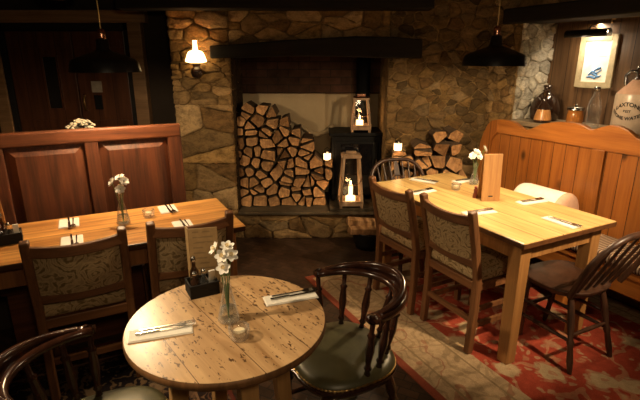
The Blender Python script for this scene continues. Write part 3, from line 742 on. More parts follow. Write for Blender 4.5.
bt = thing('bolster_cushion', 'white rolled bolster lying on the settle behind the pine table', 'cushion', (*wr(.255,.655), .488+ZR+.128), ANG)
b.parent = bt
MB().lathe([(.1305,.165),(.130,.172),(.124,.186),(.103,.203),(.06,.211),(0,.211)], 36, M4=Matrix.Rotation(PI/2, 4, 'X')).build('end_piping', M['pink'], bt)

# ================================================================== FIREPLACE THINGS
t = thing('wood_stove', 'black cast iron stove with a flue pipe standing in the fireplace', 'stove', (.345,4.49,.2985))
mb = MB().box(-.235,.235,-.19,.2,.05,.63).build('body', M['iron'], t, bevel=.012)
MB().box(-.26,.26,-.21,.21,.63,.665).build('top_plate', M['iron'], t, bevel=.008)
d = MB().box(-.2,.2,-.205,-.19,.12,.58).build('door', M['iron'], t, bevel=.006)
MB().box(-.15,.15,-.209,-.206,.26,.56).build('window_pane', M['dark_glass'], d)
MB().tube([(.185,-.21,.3),(.185,-.235,.31),(.185,-.235,.42)], .008, 8, (1,0,0)).build('handle', M['steel'], d)
for sx in (-.2,.2):
    for sy in (-.16,.17): MB().bar((sx,sy,.055),(sx*1.06,sy*1.06,0),.04,.04,.03,.03).build('leg', M['iron'], t)
MB().lathe([(.075,.66),(.075,.70),(.066,.705),(.066,1.6),(.06,1.6)], 24, (.07,.055,0)).build('flue_pipe', M['iron'], t)

def lantern(label, loc, rot, w0, w1, h, wire):
    t = thing('lantern', label, 'lantern', loc, rot)
    a, b = w0/2, w1/2; f = .022
    mb = MB(); mb.box(-a,a,-a,a,f,f+.014)
    for s in (-1,1): mb.box(-a,a,s*a-(f if s > 0 else 0),s*a+(0 if s > 0 else f),f+.014,f+.045); mb.box(s*a-(f if s > 0 else 0),s*a+(0 if s > 0 else f),-a+f,a-f,f+.014,f+.045)
    for sx in (-1,1):
        for sy in (-1,1): mb.box(sx*(a-.015)-.012,sx*(a-.015)+.012,sy*(a-.015)-.012,sy*(a-.015)+.012,0,f)
    mb.build('base', M['lantern_wood'], t, bevel=.003)
    for sx in (-1,1):
        for sy in (-1,1): MB().bar((sx*(a-.012),sy*(a-.012),f+.045),(sx*(b-.01),sy*(b-.01),h),.02,.02).build('post', M['lantern_wood'], t, bevel=.002)
    mb = MB()
    for s in (-1,1): mb.box(-b,b,s*b-.01,s*b+.01,h-.02,h); mb.box(s*b-.01,s*b+.01,-b,b,h-.02,h)
    mb.build('top_frame', M['lantern_wood'], t, bevel=.002)
    q = b+.012
    mb = MB().add([(-q,-q,h),(q,-q,h),(q,q,h),(-q,q,h),(-q*.75,-q*.75,h+.014),(q*.75,-q*.75,h+.014),(q*.75,q*.75,h+.014),(-q*.75,q*.75,h+.014)], [(0,1,5,4),(1,2,6,5),(2,3,7,6),(3,0,4,7),(4,5,6,7),(3,2,1,0)])
    mb.box(-q*.5,q*.5,-q*.22,q*.22,h+.014,h+.034); mb.build('cap', M['copper' if not wire else 'lantern_wood'], t, bevel=.002)
    for k in range(4):
        m = Matrix.Rotation(PI/2*k, 4, 'Z'); vs = [(-a+.02,-a+.012,f+.045),(a-.02,-a+.012,f+.045),(b-.015,-b+.01,h-.02),(-b+.015,-b+.01,h-.02)]
        MB().add([m @ Vector(v) for v in vs], [(0,1,2,3)]).build('glass_pane', M['pane_glass'], t)
    zz = h*.62; r = a+(b-a)*.62+.004
    MB().tube([(r*math.sin(u*PI/2),-r-.004,zz-(.085 if wire else .05)*(1-u*u)) for u in [(-1+i/6) for i in range(13)]], .0035, 6).build('bail_handle', M['copper'], t)
    return t
def candle(label, loc, r, h, lit=True):
    t = thing('candle', label, 'candle', loc)
    MB().lathe([(r*.98,0),(r,.004),(r,h-.004),(r*.9,h),(r*.5,h-.006),(0,h-.007)], 20).build('wax_body', M['wax_lit'], t)
    MB().tube([(0,0,h-.008),(.001,0,h+.012)], .0015, 6, (1,0,0)).build('wick', M['ink'], t)
    MB().lathe([(0,h+.006),(.006,h+.014),(.0075,h+.022),(.004,h+.038),(0,h+.024)], 12).build('flame', M['flame'], t)
    return t
lantern('large wooden lantern with a lit candle, on the hearth in front of the stove', (.285,4.155,.2985), .05, .222, .155, .485, True)
candle('lit pillar candle inside the large lantern on the hearth', (.285,4.14,.335), .046, .06)
candle('slim candle shape standing in for a reflection in the large hearth lantern', (.29,4.20,.335), .02, .15)  # pale reflection modelled as a glowing candle shape
lantern('smaller wooden lantern with copper cap, standing on top of the stove', (.385,4.385,.9645), -.04, .19, .13, .315, False)
candle('lit candle inside the lantern on top of the stove', (.375,4.385,1.001), .034, .07)

# ---- firewood: rows of split logs, each its own object
def make_log(poly, y0, length, rnd, tw=0.0):
    cx = sum(p[0] for p in poly)/len(poly); cz = sum(p[1] for p in poly)/len(poly)
    P = []
    for i in range(len(poly)):
        p, q = poly[i], poly[(i+1) % len(poly)]; k = max(1, int(math.hypot(q[0]-p[0], q[1]-p[1])/.045))
        P += [(p[0]+(q[0]-p[0])*j/k-cx, p[1]+(q[1]-p[1])*j/k-cz) for j in range(k)]
    an = rnd.uniform(-.16,.16); k_ = rnd.uniform(.93,1.0); P = [(k_*(x*math.cos(an)-z*math.sin(an)), k_*(x*math.sin(an)+z*math.cos(an))) for x, z in P]
    P = chaikin(P, 1, rnd.choice((.08,.14,.25))); P = [(x*rnd.uniform(.955,1.0), z*rnd.uniform(.955,1.0)) for x, z in P]
    n = len(P); tx, tz = rnd.uniform(-.22,.22), rnd.uniform(-.3,.3)
    mb = MB(); rings = []
    for d, s in ((0,.965),(.006,1.0),(.1,.97),(length,.94)):
        rings.append([(x*s, d+(x*tx+z*tz)*(1 if d < .05 else 0), z*s) for x, z in P])
    vs = [v for r in rings for v in r]; fs = []
    for k in range(3):
        for i in range(n): fs.append((k*n+i, k*n+(i+1) % n, (k+1)*n+(i+1) % n, (k+1)*n+i))
    mb.add(vs, fs, 1, False)
    c = (0, rnd.uniform(-.004,.004), 0); mid = [(x*.55, y*.5+rnd.uniform(-.006,.006), z*.55) for x, y, z in rings[0]]
    fr = rings[0]+mid+[c]; ff_ = []
    for i in range(n): ff_ += [(i,(i+1) % n,n+(i+1) % n,n+i),(n+i,n+(i+1) % n,2*n)]
    mb.add(fr, ff_, 0, False); mb.add(rings[-1], [tuple(range(n))], 0)
    return mb, cx, cz
def log_stack(rows, outline, bounds, yf, length, seed, gap, place, group, asp=1.0, minarea=.0012, tilt=False):
    """rows: list of (z, [x...]) bottom to top; cells outside the outline are dropped. -> list of (poly)"""
    rnd = random.Random(seed); sites = []; key = []
    for r, (z, xs) in enumerate(rows):
        for x in xs: sites.append((x+rnd.uniform(-.034,.034), z+rnd.uniform(-.03,.03))); key.append(r)
    cl = cells(sites, bounds, gap, asp)
    keep = {}
    for (x, z), k, poly in zip(sites, key, cl):
        if len(poly) > 2 and area(poly) > minarea and outline(x, z): keep.setdefault(k, []).append((x, poly))
    rowk = sorted(keep); out = []
    for ri, k in enumerate(rowk):
        cut = []
        for x, poly in keep[k]:
            if area(poly) > .0085 and rnd.random() < .45:
                a = rnd.uniform(0, PI); nx, ny = math.cos(a), math.sin(a); cx = sum(p[0] for p in poly)/len(poly); cz = sum(p[1] for p in poly)/len(poly); d = nx*cx+ny*cz+rnd.uniform(-.012,.012)
                for s_ in (1,-1):
                    h = clip(poly, nx*s_, ny*s_, d*s_-gap/2)
                    if len(h) > 2 and area(h) > minarea: cut.append((sum(p[0] for p in h)/len(h), h))
            else: cut.append((x, poly))
        keep[k] = cut
        for ci, (x, poly) in enumerate(sorted(keep[k], key=lambda q: q[0])):
            mb, cx, cz = make_log(poly, 0, length*rnd.uniform(.85,1), rnd)
            o = mb.build('split_log', [M['log_face'], M['bark']], None, (cx, yf+rnd.uniform(-.03,.035), cz), rnd.uniform(-.3,.3) if tilt else 0)
            if tilt: o.rotation_euler[1] = rnd.uniform(-.4,.4); o.rotation_euler[0] = rnd.uniform(-.15,.15)
            rn = 'bottom row' if ri == 0 else 'top row' if ri == len(rowk)-1 else ORD[ri]+' row up'
            nrow = len(keep[k]); pos = 'only log' if nrow == 1 else ORD[ci]+' from the left'
            tag(o, f'split log, {pos}, {rn} {place}', 'log', group); out.append(poly)
    return out
def interp(K, x):
    if x <= K[0][0] or x >= K[-1][0]: return -9
    for (a, za), (b, zb) in zip(K, K[1:]):
        if a <= x <= b: return za+(zb-za)*(x-a)/(b-a)
rl = random.Random(5)
TOP = [(-.80,1.10),(-.72,1.2),(-.62,1.28),(-.5,1.22),(-.36,1.1),(-.24,1.04),(-.16,.95),(-.08,.86),(.0,.74),(.115,.72)]
rows = []; z = .325; k = 0
while z < 1.4:
    xs = []; x = -.79+(.02 if k % 2 else .07)
    while x < .25: xs.append(x); x += rl.uniform(.085,.165)
    rows.append((z, xs)); z += rl.uniform(.088,.104); k += 1
inner = log_stack(rows, lambda x, z: z < interp(TOP, x)-.015, [(-.755,.272),(.118,.272),(.118,1.5),(-.755,1.5)], 4.20, .34, 11, .013, 'of the fireplace stack', 'split logs stacked inside the fireplace')
def top_at(polys, x):
    z = 0
    for p in polys:
        for i in range(len(p)):
            a, b = p[i], p[(i+1) % len(p)]
            if min(a[0],b[0]) <= x <= max(a[0],b[0]) and abs(a[0]-b[0]) > 1e-6: z = max(z, a[1]+(b[1]-a[1])*(x-a[0])/(b[0]-a[0]))
    return z
TOP2 = [(.60,.82),(.68,.83),(.76,.80),(.84,.88),(.93,.99),(1.0,1.04),(1.12,1.04),(1.2,.97),(1.27,.8)]
rows = []; z = .655; k = 0
while z < 1.25:
    xs = []; x = .65+(.0 if k % 2 else .04)
    while x < 1.34: xs.append(x); x += rl.uniform(.105,.17)
    rows.append((z, xs)); z += rl.uniform(.10,.12); k += 1
outer = log_stack(rows, lambda x, z: z < interp(TOP2, x)-.01, [(.615,.603),(1.258,.603),(1.258,1.4),(.615,1.4)], 3.875, .17, 23, .014, 'of the ledge heap', 'split logs heaped on the stone ledge', tilt=True)
mb = MB(); mb.prism([(-.075,-.045),(.085,-.05),(.05,.055)], lambda a,b: (a,-.0,b), lambda a,b: (a*.95,.14,b*.95), 0, 1)
# tealight jars standing on the logs
def jar(label, loc):
    t = thing('glass_jar_light', label, 'candle jar', loc)
    MB().lathe([(.030,0),(.033,.004),(.034,.055),(.031,.062)], 20).build('glass', M['jar_glow'], t)
    MB().lathe([(.032,.062),(.033,.066),(.026,.082),(.012,.088),(.0,.089)], 16).build('lid', M['steel'], t)
    MB().tube([(-.026,0,.066),(-.022,0,.1),(0,0,.115),(.022,0,.1),(.026,0,.066)], .0025, 6, (0,1,0)).build('wire_handle', M['iron'], t)
jar('glowing glass candle jar on the right end of the fireplace log stack', (.068,4.28,top_at(inner,.068)+.002))
jz = top_at(outer,.675)
mb, cx, cz = make_log([(.612,jz+.004),(.742,jz+.002),(.735,jz+.03),(.69,jz+.042),(.625,jz+.04)], 0, .17, random.Random(2))
o = mb.build('split_log', [M['log_face'], M['bark']], None, (cx, 3.885, cz)); tag(o, 'single split log under the glowing jar at the left end of the ledge heap', 'log', 'split logs heaped on the stone ledge')
jar('glowing glass candle jar behind the wheel-back chair, right of the stove', (.675,3.955,jz+.042))
# log basket
t = thing('log_basket', 'small dark basket of pale logs on the floor by the hearth', 'basket', (.44,3.86,.0005))
MB().lathe([(0,.004),(.115,.0),(.14,.06),(.15,.15),(.155,.16),(.145,.16),(.138,.15),(.13,.06),(.105,.012),(0,.012)], 28).build('basket_body', M['black_metal'], t)
for k, (dx, dy, dz, an, ti) in enumerate(((-.04,-.05,.175,.25,.1),(-.02,.04,.18,-.2,.02),(-.05,-.0,.235,.1,.12))):
    mb = MB(); poly = [(-.045,-.03),(.045,-.035),(.05,.01),(.0,.04),(-.04,.02)]
    mb.prism(poly, lambda a,b: (-.15,a,b+.0), lambda a,b: (.12,a,b), 0, 1)
    o = mb.build('split_log', [M['log_face'], M['log_face']], None, (.44+dx,3.86+dy,dz), an, bevel=.004); o.rotation_euler[1] = ti
    tag(o, 'pale split log lying across the floor basket, '+('nearest the camera','nearest the hearth','on top of the others')[k], 'log', 'pale logs in the floor basket')

# ================================================================== LAMPS
def pendant(label, x, y, z):
    t = thing('pendant_lamp', label, 'lamp', (x,y,z))
    pr = [(.182,0),(.173,.05),(.164,.062),(.125,.080),(.07,.100),(.044,.109),(.034,.122),(.032,.165),(.018,.172),(.0,.172)]
    MB().lathe(pr, 48).build('lamp_shade', M['black_metal'], t)
    MB().lathe([(.180,.001),(.171,.048),(.162,.059),(.123,.077),(.068,.097),(.03,.102),(0,.102)], 48).build('shade_lining', M['shade_in'], t)
    MB().lathe([(.0,.171),(.021,.171),(.022,.178),(.019,.182),(.022,.186),(.019,.19),(.022,.195),(.019,.2),(.020,.214),(.008,.222),(0,.222)], 20).build('socket', M['copper'], t)
    MB().tube([(0,0,.22),(0,0,2.15-z)], .0035, 6, (1,0,0)).build('cord', M['brass'], t)
    MB().ball((0,0,.055), .028, 16, 10).build('bulb', M['bulb'], t)
    return t
PL = (-1.165,2.6,1.545); PR = (1.025,2.83,1.575)
pendant('black metal pendant lamp hanging over the left table', *PL)
pendant('black metal pendant lamp hanging over the pine table', *PR)
t = thing('wall_lamp', 'brass oil-style wall lamp with glowing globe on the stone pillar', 'lamp', (-1.02,3.955,1.49))
MB().lathe([(0,-.03),(.02,-.027),(.042,-.008),(.052,.025),(.046,.05),(.028,.066),(.03,.08),(.04,.1),(.0,.1)], 20).build('reservoir', M['brown_glaze'], t)
MB().tube([(0,.0,.02),(0,.05,.0),(0,.11,.03),(0,.118,.06)], .008, 8, (1,0,0)).build('bracket', M['brass'], t)
MB().lathe([(.0,.098),(.05,.1),(.085,.108),(.084,.122),(.074,.15),(.064,.175),(.052,.19),(.03,.197)], 28).build('globe', M['globe'], t)
MB().lathe([(.022,.19),(.02,.215),(.017,.26),(.019,.275)], 16).build('chimney', M['jar_glow'], t)
MB().ball((0,.118,.05), .035, 14, 8, sc=(1,.25,1.3)).build('wall_plate', M['brass'], t)
t = thing('ceiling_light', 'brown bowl-shaped ceiling light in the dark top left corner', 'lamp', (-1.98,3.75,2.149))
MB().lathe([(0,-.105),(.06,-.10),(.11,-.08),(.145,-.045),(.15,-.012)], 32).build('bowl', M['frame_wood'], t)
MB().lathe([(.155,-.012),(.155,0),(0,0)], 32).build('ceiling_plate', M['brass'], t)

# ================================================================== FLOWERS, GLASS, CARDS ON THE TABLES
def vase(label, x, y, z=.751, s=1.0):
    t = thing('bottle_vase', label, 'vase', (x,y,z))
    out = [(0,.0),(.030,.0),(.037,.005),(.036,.014),(.0245,.07),(.0135,.12),(.011,.14),(.011,.168),(.015,.174)]
    MB().lathe([(r*s,q*s) for r, q in out], 24).build('glass_body', M['glass'], t)
    MB().lathe([(0,.006*s),(.033*s,.006*s),(.0325*s,.016*s),(.0265*s,.05*s),(0,.05*s)], 20).build('water', M['water'], t)
    return t
def flower(label, base, lean, h, rnd, kind, s=1.0):
    t = thing('white_flower', label, 'flower', base)
    tip = Vector((lean[0], lean[1], h))
    MB().tube([(0,0,0),(lean[0]*.25,lean[1]*.25,h*.45),(lean[0]*.7,lean[1]*.7,h*.8),tuple(tip)], [.0022]*4, 6, (1,0,0)).build('stem', M['stem'], t)
    d = Vector((lean[0]*2.2+rnd.uniform(-.02,.02), lean[1]*2.2-.07, .07)).normalized(); q = d.to_track_quat('Z', 'Y').to_matrix().to_4x4(); q.translation = tip
    mb = MB(); layers = [(6,.024,.25)] if kind == 'narcissus' else [(7,.026,.15),(6,.02,.5),(5,.013,.9)]
    for n, r, up in layers:
        for k in range(n):
            a = 2*PI*k/n+up; c_, s_ = math.cos(a), math.sin(a); w = r*.42; rr = r*s
            def P(u, v, w_=0): return q @ Vector(((c_*u-s_*v)*s, (s_*u+c_*v)*s, w_*s))
            mb.add([P(.003,0,.001),P(r*.5,-w,r*up*.35),P(r*.9,-w*.6,r*up),P(r*1.06,0,r*up*1.05),P(r*.9,w*.6,r*up),P(r*.5,w,r*up*.35),P(r*.55,0,r*up*.35-.002)],
                   [(0,1,6),(1,2,6),(2,3,6),(3,4,6),(4,5,6),(5,0,6)], 0, True)
    mb.build('petals', M['petal'], t)
    if kind == 'narcissus': MB().lathe([(.0,.001),(.005*s,.002),(.0075*s,.010*s)], 12, M4=q).build('trumpet', M['wax'], t)
rf = random.Random(3)
def bunch(x, y, spec, place, kind, z=.751, s=1.0):
    for (dx, dy, h), w in spec: flower(f'white flower, {w} of the bunch in the vase on {place}', (x,y,z+.008), (dx,dy), h, rf, kind, s)
X, Y = -.312, 1.392
vase('clear bottle vase of white flowers in the middle of the round table', X, Y)
bunch(X, Y, [((-.036,.015,.25),'leftmost'),((-.008,-.005,.232),'foremost'),((.005,.02,.255),'rearmost'),((.02,-.002,.235),'rightmost'),((-.004,-.014,.195),'lowest')], 'the round table', 'narcissus', s=1.0)
X, Y = wl(-.583,.345)
vase('clear bottle vase of white flowers on the left table', X, Y)
bunch(X, Y, [((-.035,.0,.225),'leftmost'),((.0,.02,.245),'topmost'),((.025,.01,.228),'rightmost'),((.012,-.015,.19),'lowest')], 'the left table', 'carnation', s=1.05)
X, Y = wr(-.115,.96)
vase('clear bottle vase of white flowers behind the menu on the pine table', X, Y, s=.9)
bunch(X, Y, [((-.025,.0,.20),'leftmost'),((.005,.015,.225),'topmost'),((.018,.0,.195),'lowest'),((.06,.02,.245),'farthest right')], 'the pine table', 'carnation', s=1.15)

def tealight(label, x, y, z=.751):
    t = thing('tealight_holder', label, 'candle holder', (x,y,z))
    MB().lathe([(0,0),(.026,0),(.03,.004),(.034,.042),(.031,.045),(.028,.042),(.024,.014),(0,.013)], 20).build('glass_cup', M['glass'], t)
    MB().lathe([(0,.0135),(.019,.0135),(.019,.028),(0,.028)], 16, smooth=False).build('tealight', M['wax'], t)
tealight('small glass tealight holder beside the vase on the round table', -.258, 1.285)
tealight('small glass tealight holder beside the vase on the left table', *wl(-.445,.40))
tealight('small glass tealight holder in front of the flowers on the pine table', *wr(-.335,.905))

def menu_board(label, x, y, rot, w, h, z=.751):
    t = thing('menu_board', label, 'menu', (x,y,z), rot)
    m = Matrix.Rotation(-.07, 4, 'X'); MB().box(-w/2,w/2,-.005,.003,0,h,0,m).build('front_board', M['menu_wood'], t, bevel=.0015)
    m2 = Matrix.Translation((0,.07,0)) @ Matrix.Rotation(.13, 4, 'X'); MB().box(-w/2,w/2,0,.006,0,h*.98,0,m2).build('back_board', M['menu_wood'], t, bevel=.0015)
    MB().box(-.016,.012,-.0065,-.004,.028,.036,0,m).build('dark_slot', M['ink'], t)
menu_board('plain wooden menu board standing on the pine table', *wr(-.335,.60), ANG-.42, .118, .30)
menu_board('wooden menu board standing at the left edge of the photo on the left table', *wl(-1.20,.40), ANG-.2, .12, .25)
t = thing('menu_card', 'tan printed menu card standing folded on the round table', 'menu', (-.455,1.665,.751), .22)
MB().box(-.052,.056,-.002,.002,0,.235).build('front_page', M['menu_print'], t)
MB().box(0,.04,-.002,.002,0,.235,0,Matrix.Translation((-.052,0,0)) @ Matrix.Rotation(1.9, 4, 'Z')).build('back_page', M['menu_print'], t)

def caddy(label, x, y, rot, where, z=.751):
    t = thing('cruet_caddy', label, 'caddy', (x,y,z), rot)
    mb = MB().box(-.055,.055,-.045,.045,0,.006)
    for a in ((-.055,.055,-.045,-.039),(-.055,.055,.039,.045)): mb.box(*a,.006,.052)
    for a in ((-.055,-.049,-.039,.039),(.049,.055,-.039,.039)): mb.box(*a,.006,.052)
    mb.build('box', M['black_beam'], t, bevel=.0015)
    M4 = Matrix.Translation((x,y,z)) @ Matrix.Rotation(rot, 4, 'Z')
    def at(a, b): v = M4 @ Vector((a,b,.0065)); return (v.x,v.y,v.z)
    def cruet(label, a, b, h, r, gm, top):
        q = thing('cruet', label, 'cruet', at(a,b))
        MB().lathe([(0,0),(r,0),(r,h*.6),(r*.45,h*.75),(r*.4,h*.92)], 16).build('glass_body', M[gm], q)
        MB().lathe([(r*.55,h*.92),(r*.6,h*.98),(r*.45,h*1.05),(0,h*1.08)], 14).build('stopper', M[top], q)
    cruet(f'dark glass oil bottle at the back of the {where} caddy', -.022, .018, .13, .017, 'glass_dark', 'steel')
    cruet(f'pepper shaker with metal top at the front of the {where} caddy', -.03, -.021, .088, .017, 'brown_glaze', 'steel')
    cruet(f'glass salt shaker with metal top in the {where} caddy', .004, -.021, .092, .016, 'glass', 'steel')
    p = MB().box(-.012,.012,-.005,.005,0,.085).build('sugar_packet', M['white'], loc=at(.034,-.022), rotz=rot); tag(p, f'white paper packet standing upright in the {where} caddy', 'packet')
caddy('dark cruet caddy on the round table in front of the menu card', -.452, 1.595, .5, 'round table')
caddy('dark cruet caddy at the left end of the left table', *wl(-1.105,.31), ANG+.1, 'left table')
t = thing('pepper_mill', 'small dark red mill left of the menu board on the pine table', 'mill', (*wr(-.362,.70),.751))
MB().lathe([(0,0),(.017,0),(.017,.02),(.012,.035),(.014,.055),(.009,.06)], 16).build('mill_body', M['red_mill'], t); MB().ball((0,0,.068), .011, 12, 8).build('mill_knob', M['red_mill'], t)

def setting(cx, cy, rot, L, W, where, z=.751, swap=1):
    n = MB().box(-L/2,L/2,-W/2,W/2,0,.003).box(-L/2+.004,L/2-.003,-W/2+.003,W/2-.002,.003,.006)
    o = n.build('folded_napkin', M['napkin'], None, (cx,cy,z), rot, bevel=.0015); tag(o, f'white folded napkin {where}', 'napkin')
    def loc(a, b): return (cx+a*math.cos(rot)-b*math.sin(rot), cy+a*math.sin(rot)+b*math.cos(rot), z+.0065)
    k = MB(); k.bar((-.09,0,.004),(-.015,0,.004),.010,.005,.008,.005,side=(0,1,0))
    kt = thing('table_knife', f'steel knife {where}', 'knife', loc(.012*swap, .002), rot+.05*swap); k.build('handle', M['steel'], kt, bevel=.0015)
    MB().prism([(-.015,-.006),(.07,-.008),(.098,-.002),(.1,.004),(-.015,.005)], lambda a,b: (a,b,.001), lambda a,b: (a,b,.003)).build('blade', M['steel'], kt)
    ft = thing('table_fork', f'steel fork {where}', 'fork', loc(.018, .021), rot+.0*swap)
    MB().bar((-.085,0,.002),(.03,0,.004),.008,.003,.005,.003,side=(0,1,0)).build('handle', M['steel'], ft, bevel=.001)
    mb = MB().prism([(.03,-.003),(.045,-.011),(.06,-.012),(.06,.012),(.045,.011),(.03,.003)], lambda a,b: (a,b,.0025), lambda a,b: (a,b,.0045))
    for q in (-.0102,-.0034,.0034,.0102): mb.bar((.06,q,.0035),(.092,q,.005),.0035,.002,.002,.002,side=(0,1,0))
    mb.build('tines', M['steel'], ft)
def seg(p, q, W, where, fr_, L=None, off=0):
    a, b = (fr_(*p), fr_(*q)) if fr_ else (p, q)
    setting((a[0]+b[0])/2, (a[1]+b[1])/2, math.atan2(b[1]-a[1], b[0]-a[0]), L or math.hypot(b[0]-a[0], b[1]-a[1]), W, where)
seg((-.613,1.285),(-.425,1.345), .072, 'at the left edge of the round table', None, .2)
seg((-.20,1.515),(-.02,1.578), .072, 'on the right side of the round table', None, .2)
seg((-.42,1.295),(-.335,1.10), .072, 'at the far end of the pine table', wr, .2)
seg((-.69,.955),(-.474,.97), .072, 'on the left of the pine table by the farther upholstered chair', wr, .2)
seg((-.205,1.06),(-.02,1.06), .072, 'behind the flower vase on the pine table', wr, .18)
seg((-.69,.475),(-.46,.440), .072, 'on the left of the pine table by the nearer upholstered chair', wr, .21)
seg((-.225,.475),(-.015,.452), .072, 'on the pine table beside the white bolster', wr, .2)
seg((-.303,.225),(-.307,.025), .072, 'at the near end of the pine table', wr, .2)
seg((-.85,.52),(-.85,.44), .10, 'at the back of the left table, toward its left end', wl, .155)
seg((-.835,.225),(-.835,.12), .10, 'at the front of the left table, behind the wholly visible chair', wl, .155)
seg((-.325,.53),(-.325,.45), .10, 'at the back of the left table, toward the stone pillar', wl, .155)
seg((-.30,.215),(-.30,.11), .10, 'at the front of the left table, left of the tan menu card', wl, .155)

# ================================================================== THE ALCOVE
SZ = 1.1405
t = thing('demijohn', 'round dark brown demijohn at the far end of the alcove sill', 'jug', (*wr(.80,1.155),SZ))
MB().lathe([(0,0),(.09,0),(.108,.02),(.113,.09),(.095,.16),(.05,.205),(.028,.225),(.026,.265)], 28).build('body', M['brown_glaze'], t)
MB().lathe([(.032,.26),(.032,.278),(0,.278)], 16).build('cap', M['brown_glaze'], t)
t = thing('stoneware_bottle', 'two-tone brown and orange bottle with two neck ears on the sill', 'bottle', (*wr(.66,1.06),SZ), ANG+.4)
MB().lathe([(0,0),(.058,0),(.065,.008),(.064,.02)], 24).build('foot', M['brown_glaze'], t)
MB().lathe([(.064,.02),(.062,.035),(.054,.075),(.046,.1)], 24).build('orange_band', M['salt_glaze'], t)
MB().lathe([(.046,.1),(.04,.125),(.026,.15),(.02,.175),(.019,.235),(.026,.24),(.024,.25),(0,.25)], 24).build('neck', M['brown_glaze'], t)
for s in (-1,1): MB().tube([(0,s*(.02+.026*math.sin(PI*i/8)),.165+.06*i/8) for i in range(9)], .006, 8, (1,0,0)).build('ear_handle', M['brown_glaze'], t)
t = thing('spice_jar', 'squat amber glass jar with a silver lid on the sill', 'jar', (*wr(.74,.845),SZ))
MB().lathe([(0,0),(.05,0),(.056,.008),(.058,.06),(.052,.105),(.048,.11)], 24).build('jar_body', M['amber'], t)
l = MB().lathe([(.06,.11),(.061,.128),(.05,.134),(0,.136)], 24).build('lid', M['steel'], t); MB().ball((0,0,.145), .011, 12, 8).build('knob', M['steel'], l)
t = thing('clear_bottle', 'tall clear glass bottle with metal cap between jar and flagon', 'bottle', (*wr(.73,.70),SZ))
MB().lathe([(0,0),(.042,0),(.046,.006),(.046,.15),(.038,.19),(.02,.225),(.017,.26)], 24).build('glass_body', M['glass'], t)
MB().lathe([(0,.256),(.021,.256),(.021,.284),(0,.288)], 16).build('cap', M['steel'], t)
FL = wr(.745,.42); FA = math.atan2(-FL[1], -FL[0])-.38
t = thing('stoneware_flagon', 'large cream stoneware flagon with black lettering and dark neck', 'flagon', (*FL,SZ), FA)
FR = .135
MB().lathe([(0,0),(FR-.012,0),(FR,.012),(FR,.24),(FR-.004,.255)], 48).build('body', M['stoneware'], t)
MB().lathe([(FR-.004,.255),(FR-.03,.285),(FR-.06,.315),(.052,.345)], 48).build('shoulder', M['pink'], t)
MB().lathe([(.052,.345),(.036,.36),(.032,.40),(.04,.41),(.04,.43),(0,.432)], 28).build('neck', M['brown_glaze'], t)
MB().tube([(.0,-.034,.395),(.0,-.07,.40),(.0,-.10,.37),(.0,-.095,.315),(0,-.08,.30)], .011, 10, (1,0,0)).build('handle', M['brown_glaze'], t)
def text_mesh(txt, size):
    cu = bpy.data.curves.new('lettering', 'FONT'); cu.body = txt; cu.size = size; cu.align_x = 'CENTER'; cu.align_y = 'CENTER'; cu.offset = size*.035; cu.extrude = 0
    o = bpy.data.objects.new('lettering', cu); C.objects.link(o); bpy.context.view_layer.update()
    me = bpy.data.meshes.new_from_object(o.evaluated_get(bpy.context.evaluated_depsgraph_get())); bpy.data.objects.remove(o); return me
def wrap(txt, size, z, bend, part):
    me = text_mesh(txt, size)
    for v in me.vertices:
        x, y = v.co.x, v.co.y; zz = z+y+bend*x*x; a = x/(FR+.0015); v.co = ((FR+.0015)*math.cos(a), (FR+.0015)*math.sin(a), zz)
    me.materials.clear(); me.materials.append(M['ink']); o = bpy.data.objects.new(part, me); C.objects.link(o); o.parent = t
wrap('LAXTONS', .036, .19, -5, 'lettering'); wrap('BEST', .022, .145, 0, 'lettering'); wrap('STONE WATERS', .030, .098, 4, 'lettering')
# picture and picture lamp on the boarding (local frame: x = out of the wall toward -x)
t = thing('framed_picture', 'framed blue sketch on white under the picture lamp', 'picture', (*wr(.949,.878),1.60), ANG)
w, h, f = .145, .19, .042
for name, q in (('frame', ((-w,-w+f,-h,h),(w-f,w,-h,h),(-w+f,w-f,-h,-h+f),(-w+f,w-f,h-f,h))),):
    mb = MB(); [mb.box(-.022,0,a,b,c,d) for a,b,c,d in q]; mb.build('frame', M['gilt'], t, bevel=.004)
MB().box(-.008,-.002,-w+f,w-f,-h+f,h-f).build('mount', M['mat_white'], t)
mb = MB()
for p in ([(-.05,-.10),(-.02,-.07),(.015,-.085),(.05,-.06)],[(-.035,-.085),(.0,-.095),(.03,-.11),(.055,-.10)],[(-.01,-.07),(.02,-.05),(.045,-.045)],[(-.06,-.115),(-.03,-.11),(.0,-.12)],[(.01,-.085),(.02,-.11),(.0,-.125)]):
    mb.tube([(-.0085,-a,b) for a,b in p], [.004,.009,.007,.003][:len(p)], 6, (1,0,0))
mb.build('blue_sketch', M['blue'], t)
MB().box(-.0095,-.0085,-.075,.06,.036,.039).build('ink_line', M['grey_ink'], t)
MB().box(-.0095,-.0085,.045,.075,.095,.12).build('ink_mark', M['grey_ink'], t)
t = thing('picture_lamp', 'dark metal picture lamp bar lighting the framed picture', 'lamp', (*wr(.948,.91),1.795), ANG)
sec = [(.034*math.cos(PI*(i-2)/10), .034*math.sin(PI*(i-2)/10)) for i in range(15)]
mb = MB(); mb.sweep([(-.12,-.165,0),(-.12,.165,0)], lambda i: [(a,b) for a,b in sec]+[(a*.88,b*.88) for a,b in reversed(sec)], (0,0,1)); mb.build('lamp_hood', M['black_metal'], t)
MB().tube([(-.12,0,.025),(-.09,0,.055),(-.03,0,.05),(0,0,.03)], .006, 8, (0,1,0)).build('arm', M['black_metal'], t)
MB().tube([(-.118,-.15,.012),(-.118,.15,.012)], .007, 8, (0,0,1)).build('light_tube', M['bulb'], t)
t = thing('brass_hook', 'small brass hook on the boarding above the picture lamp', 'hook', (*wr(.949,.80),1.90), ANG)
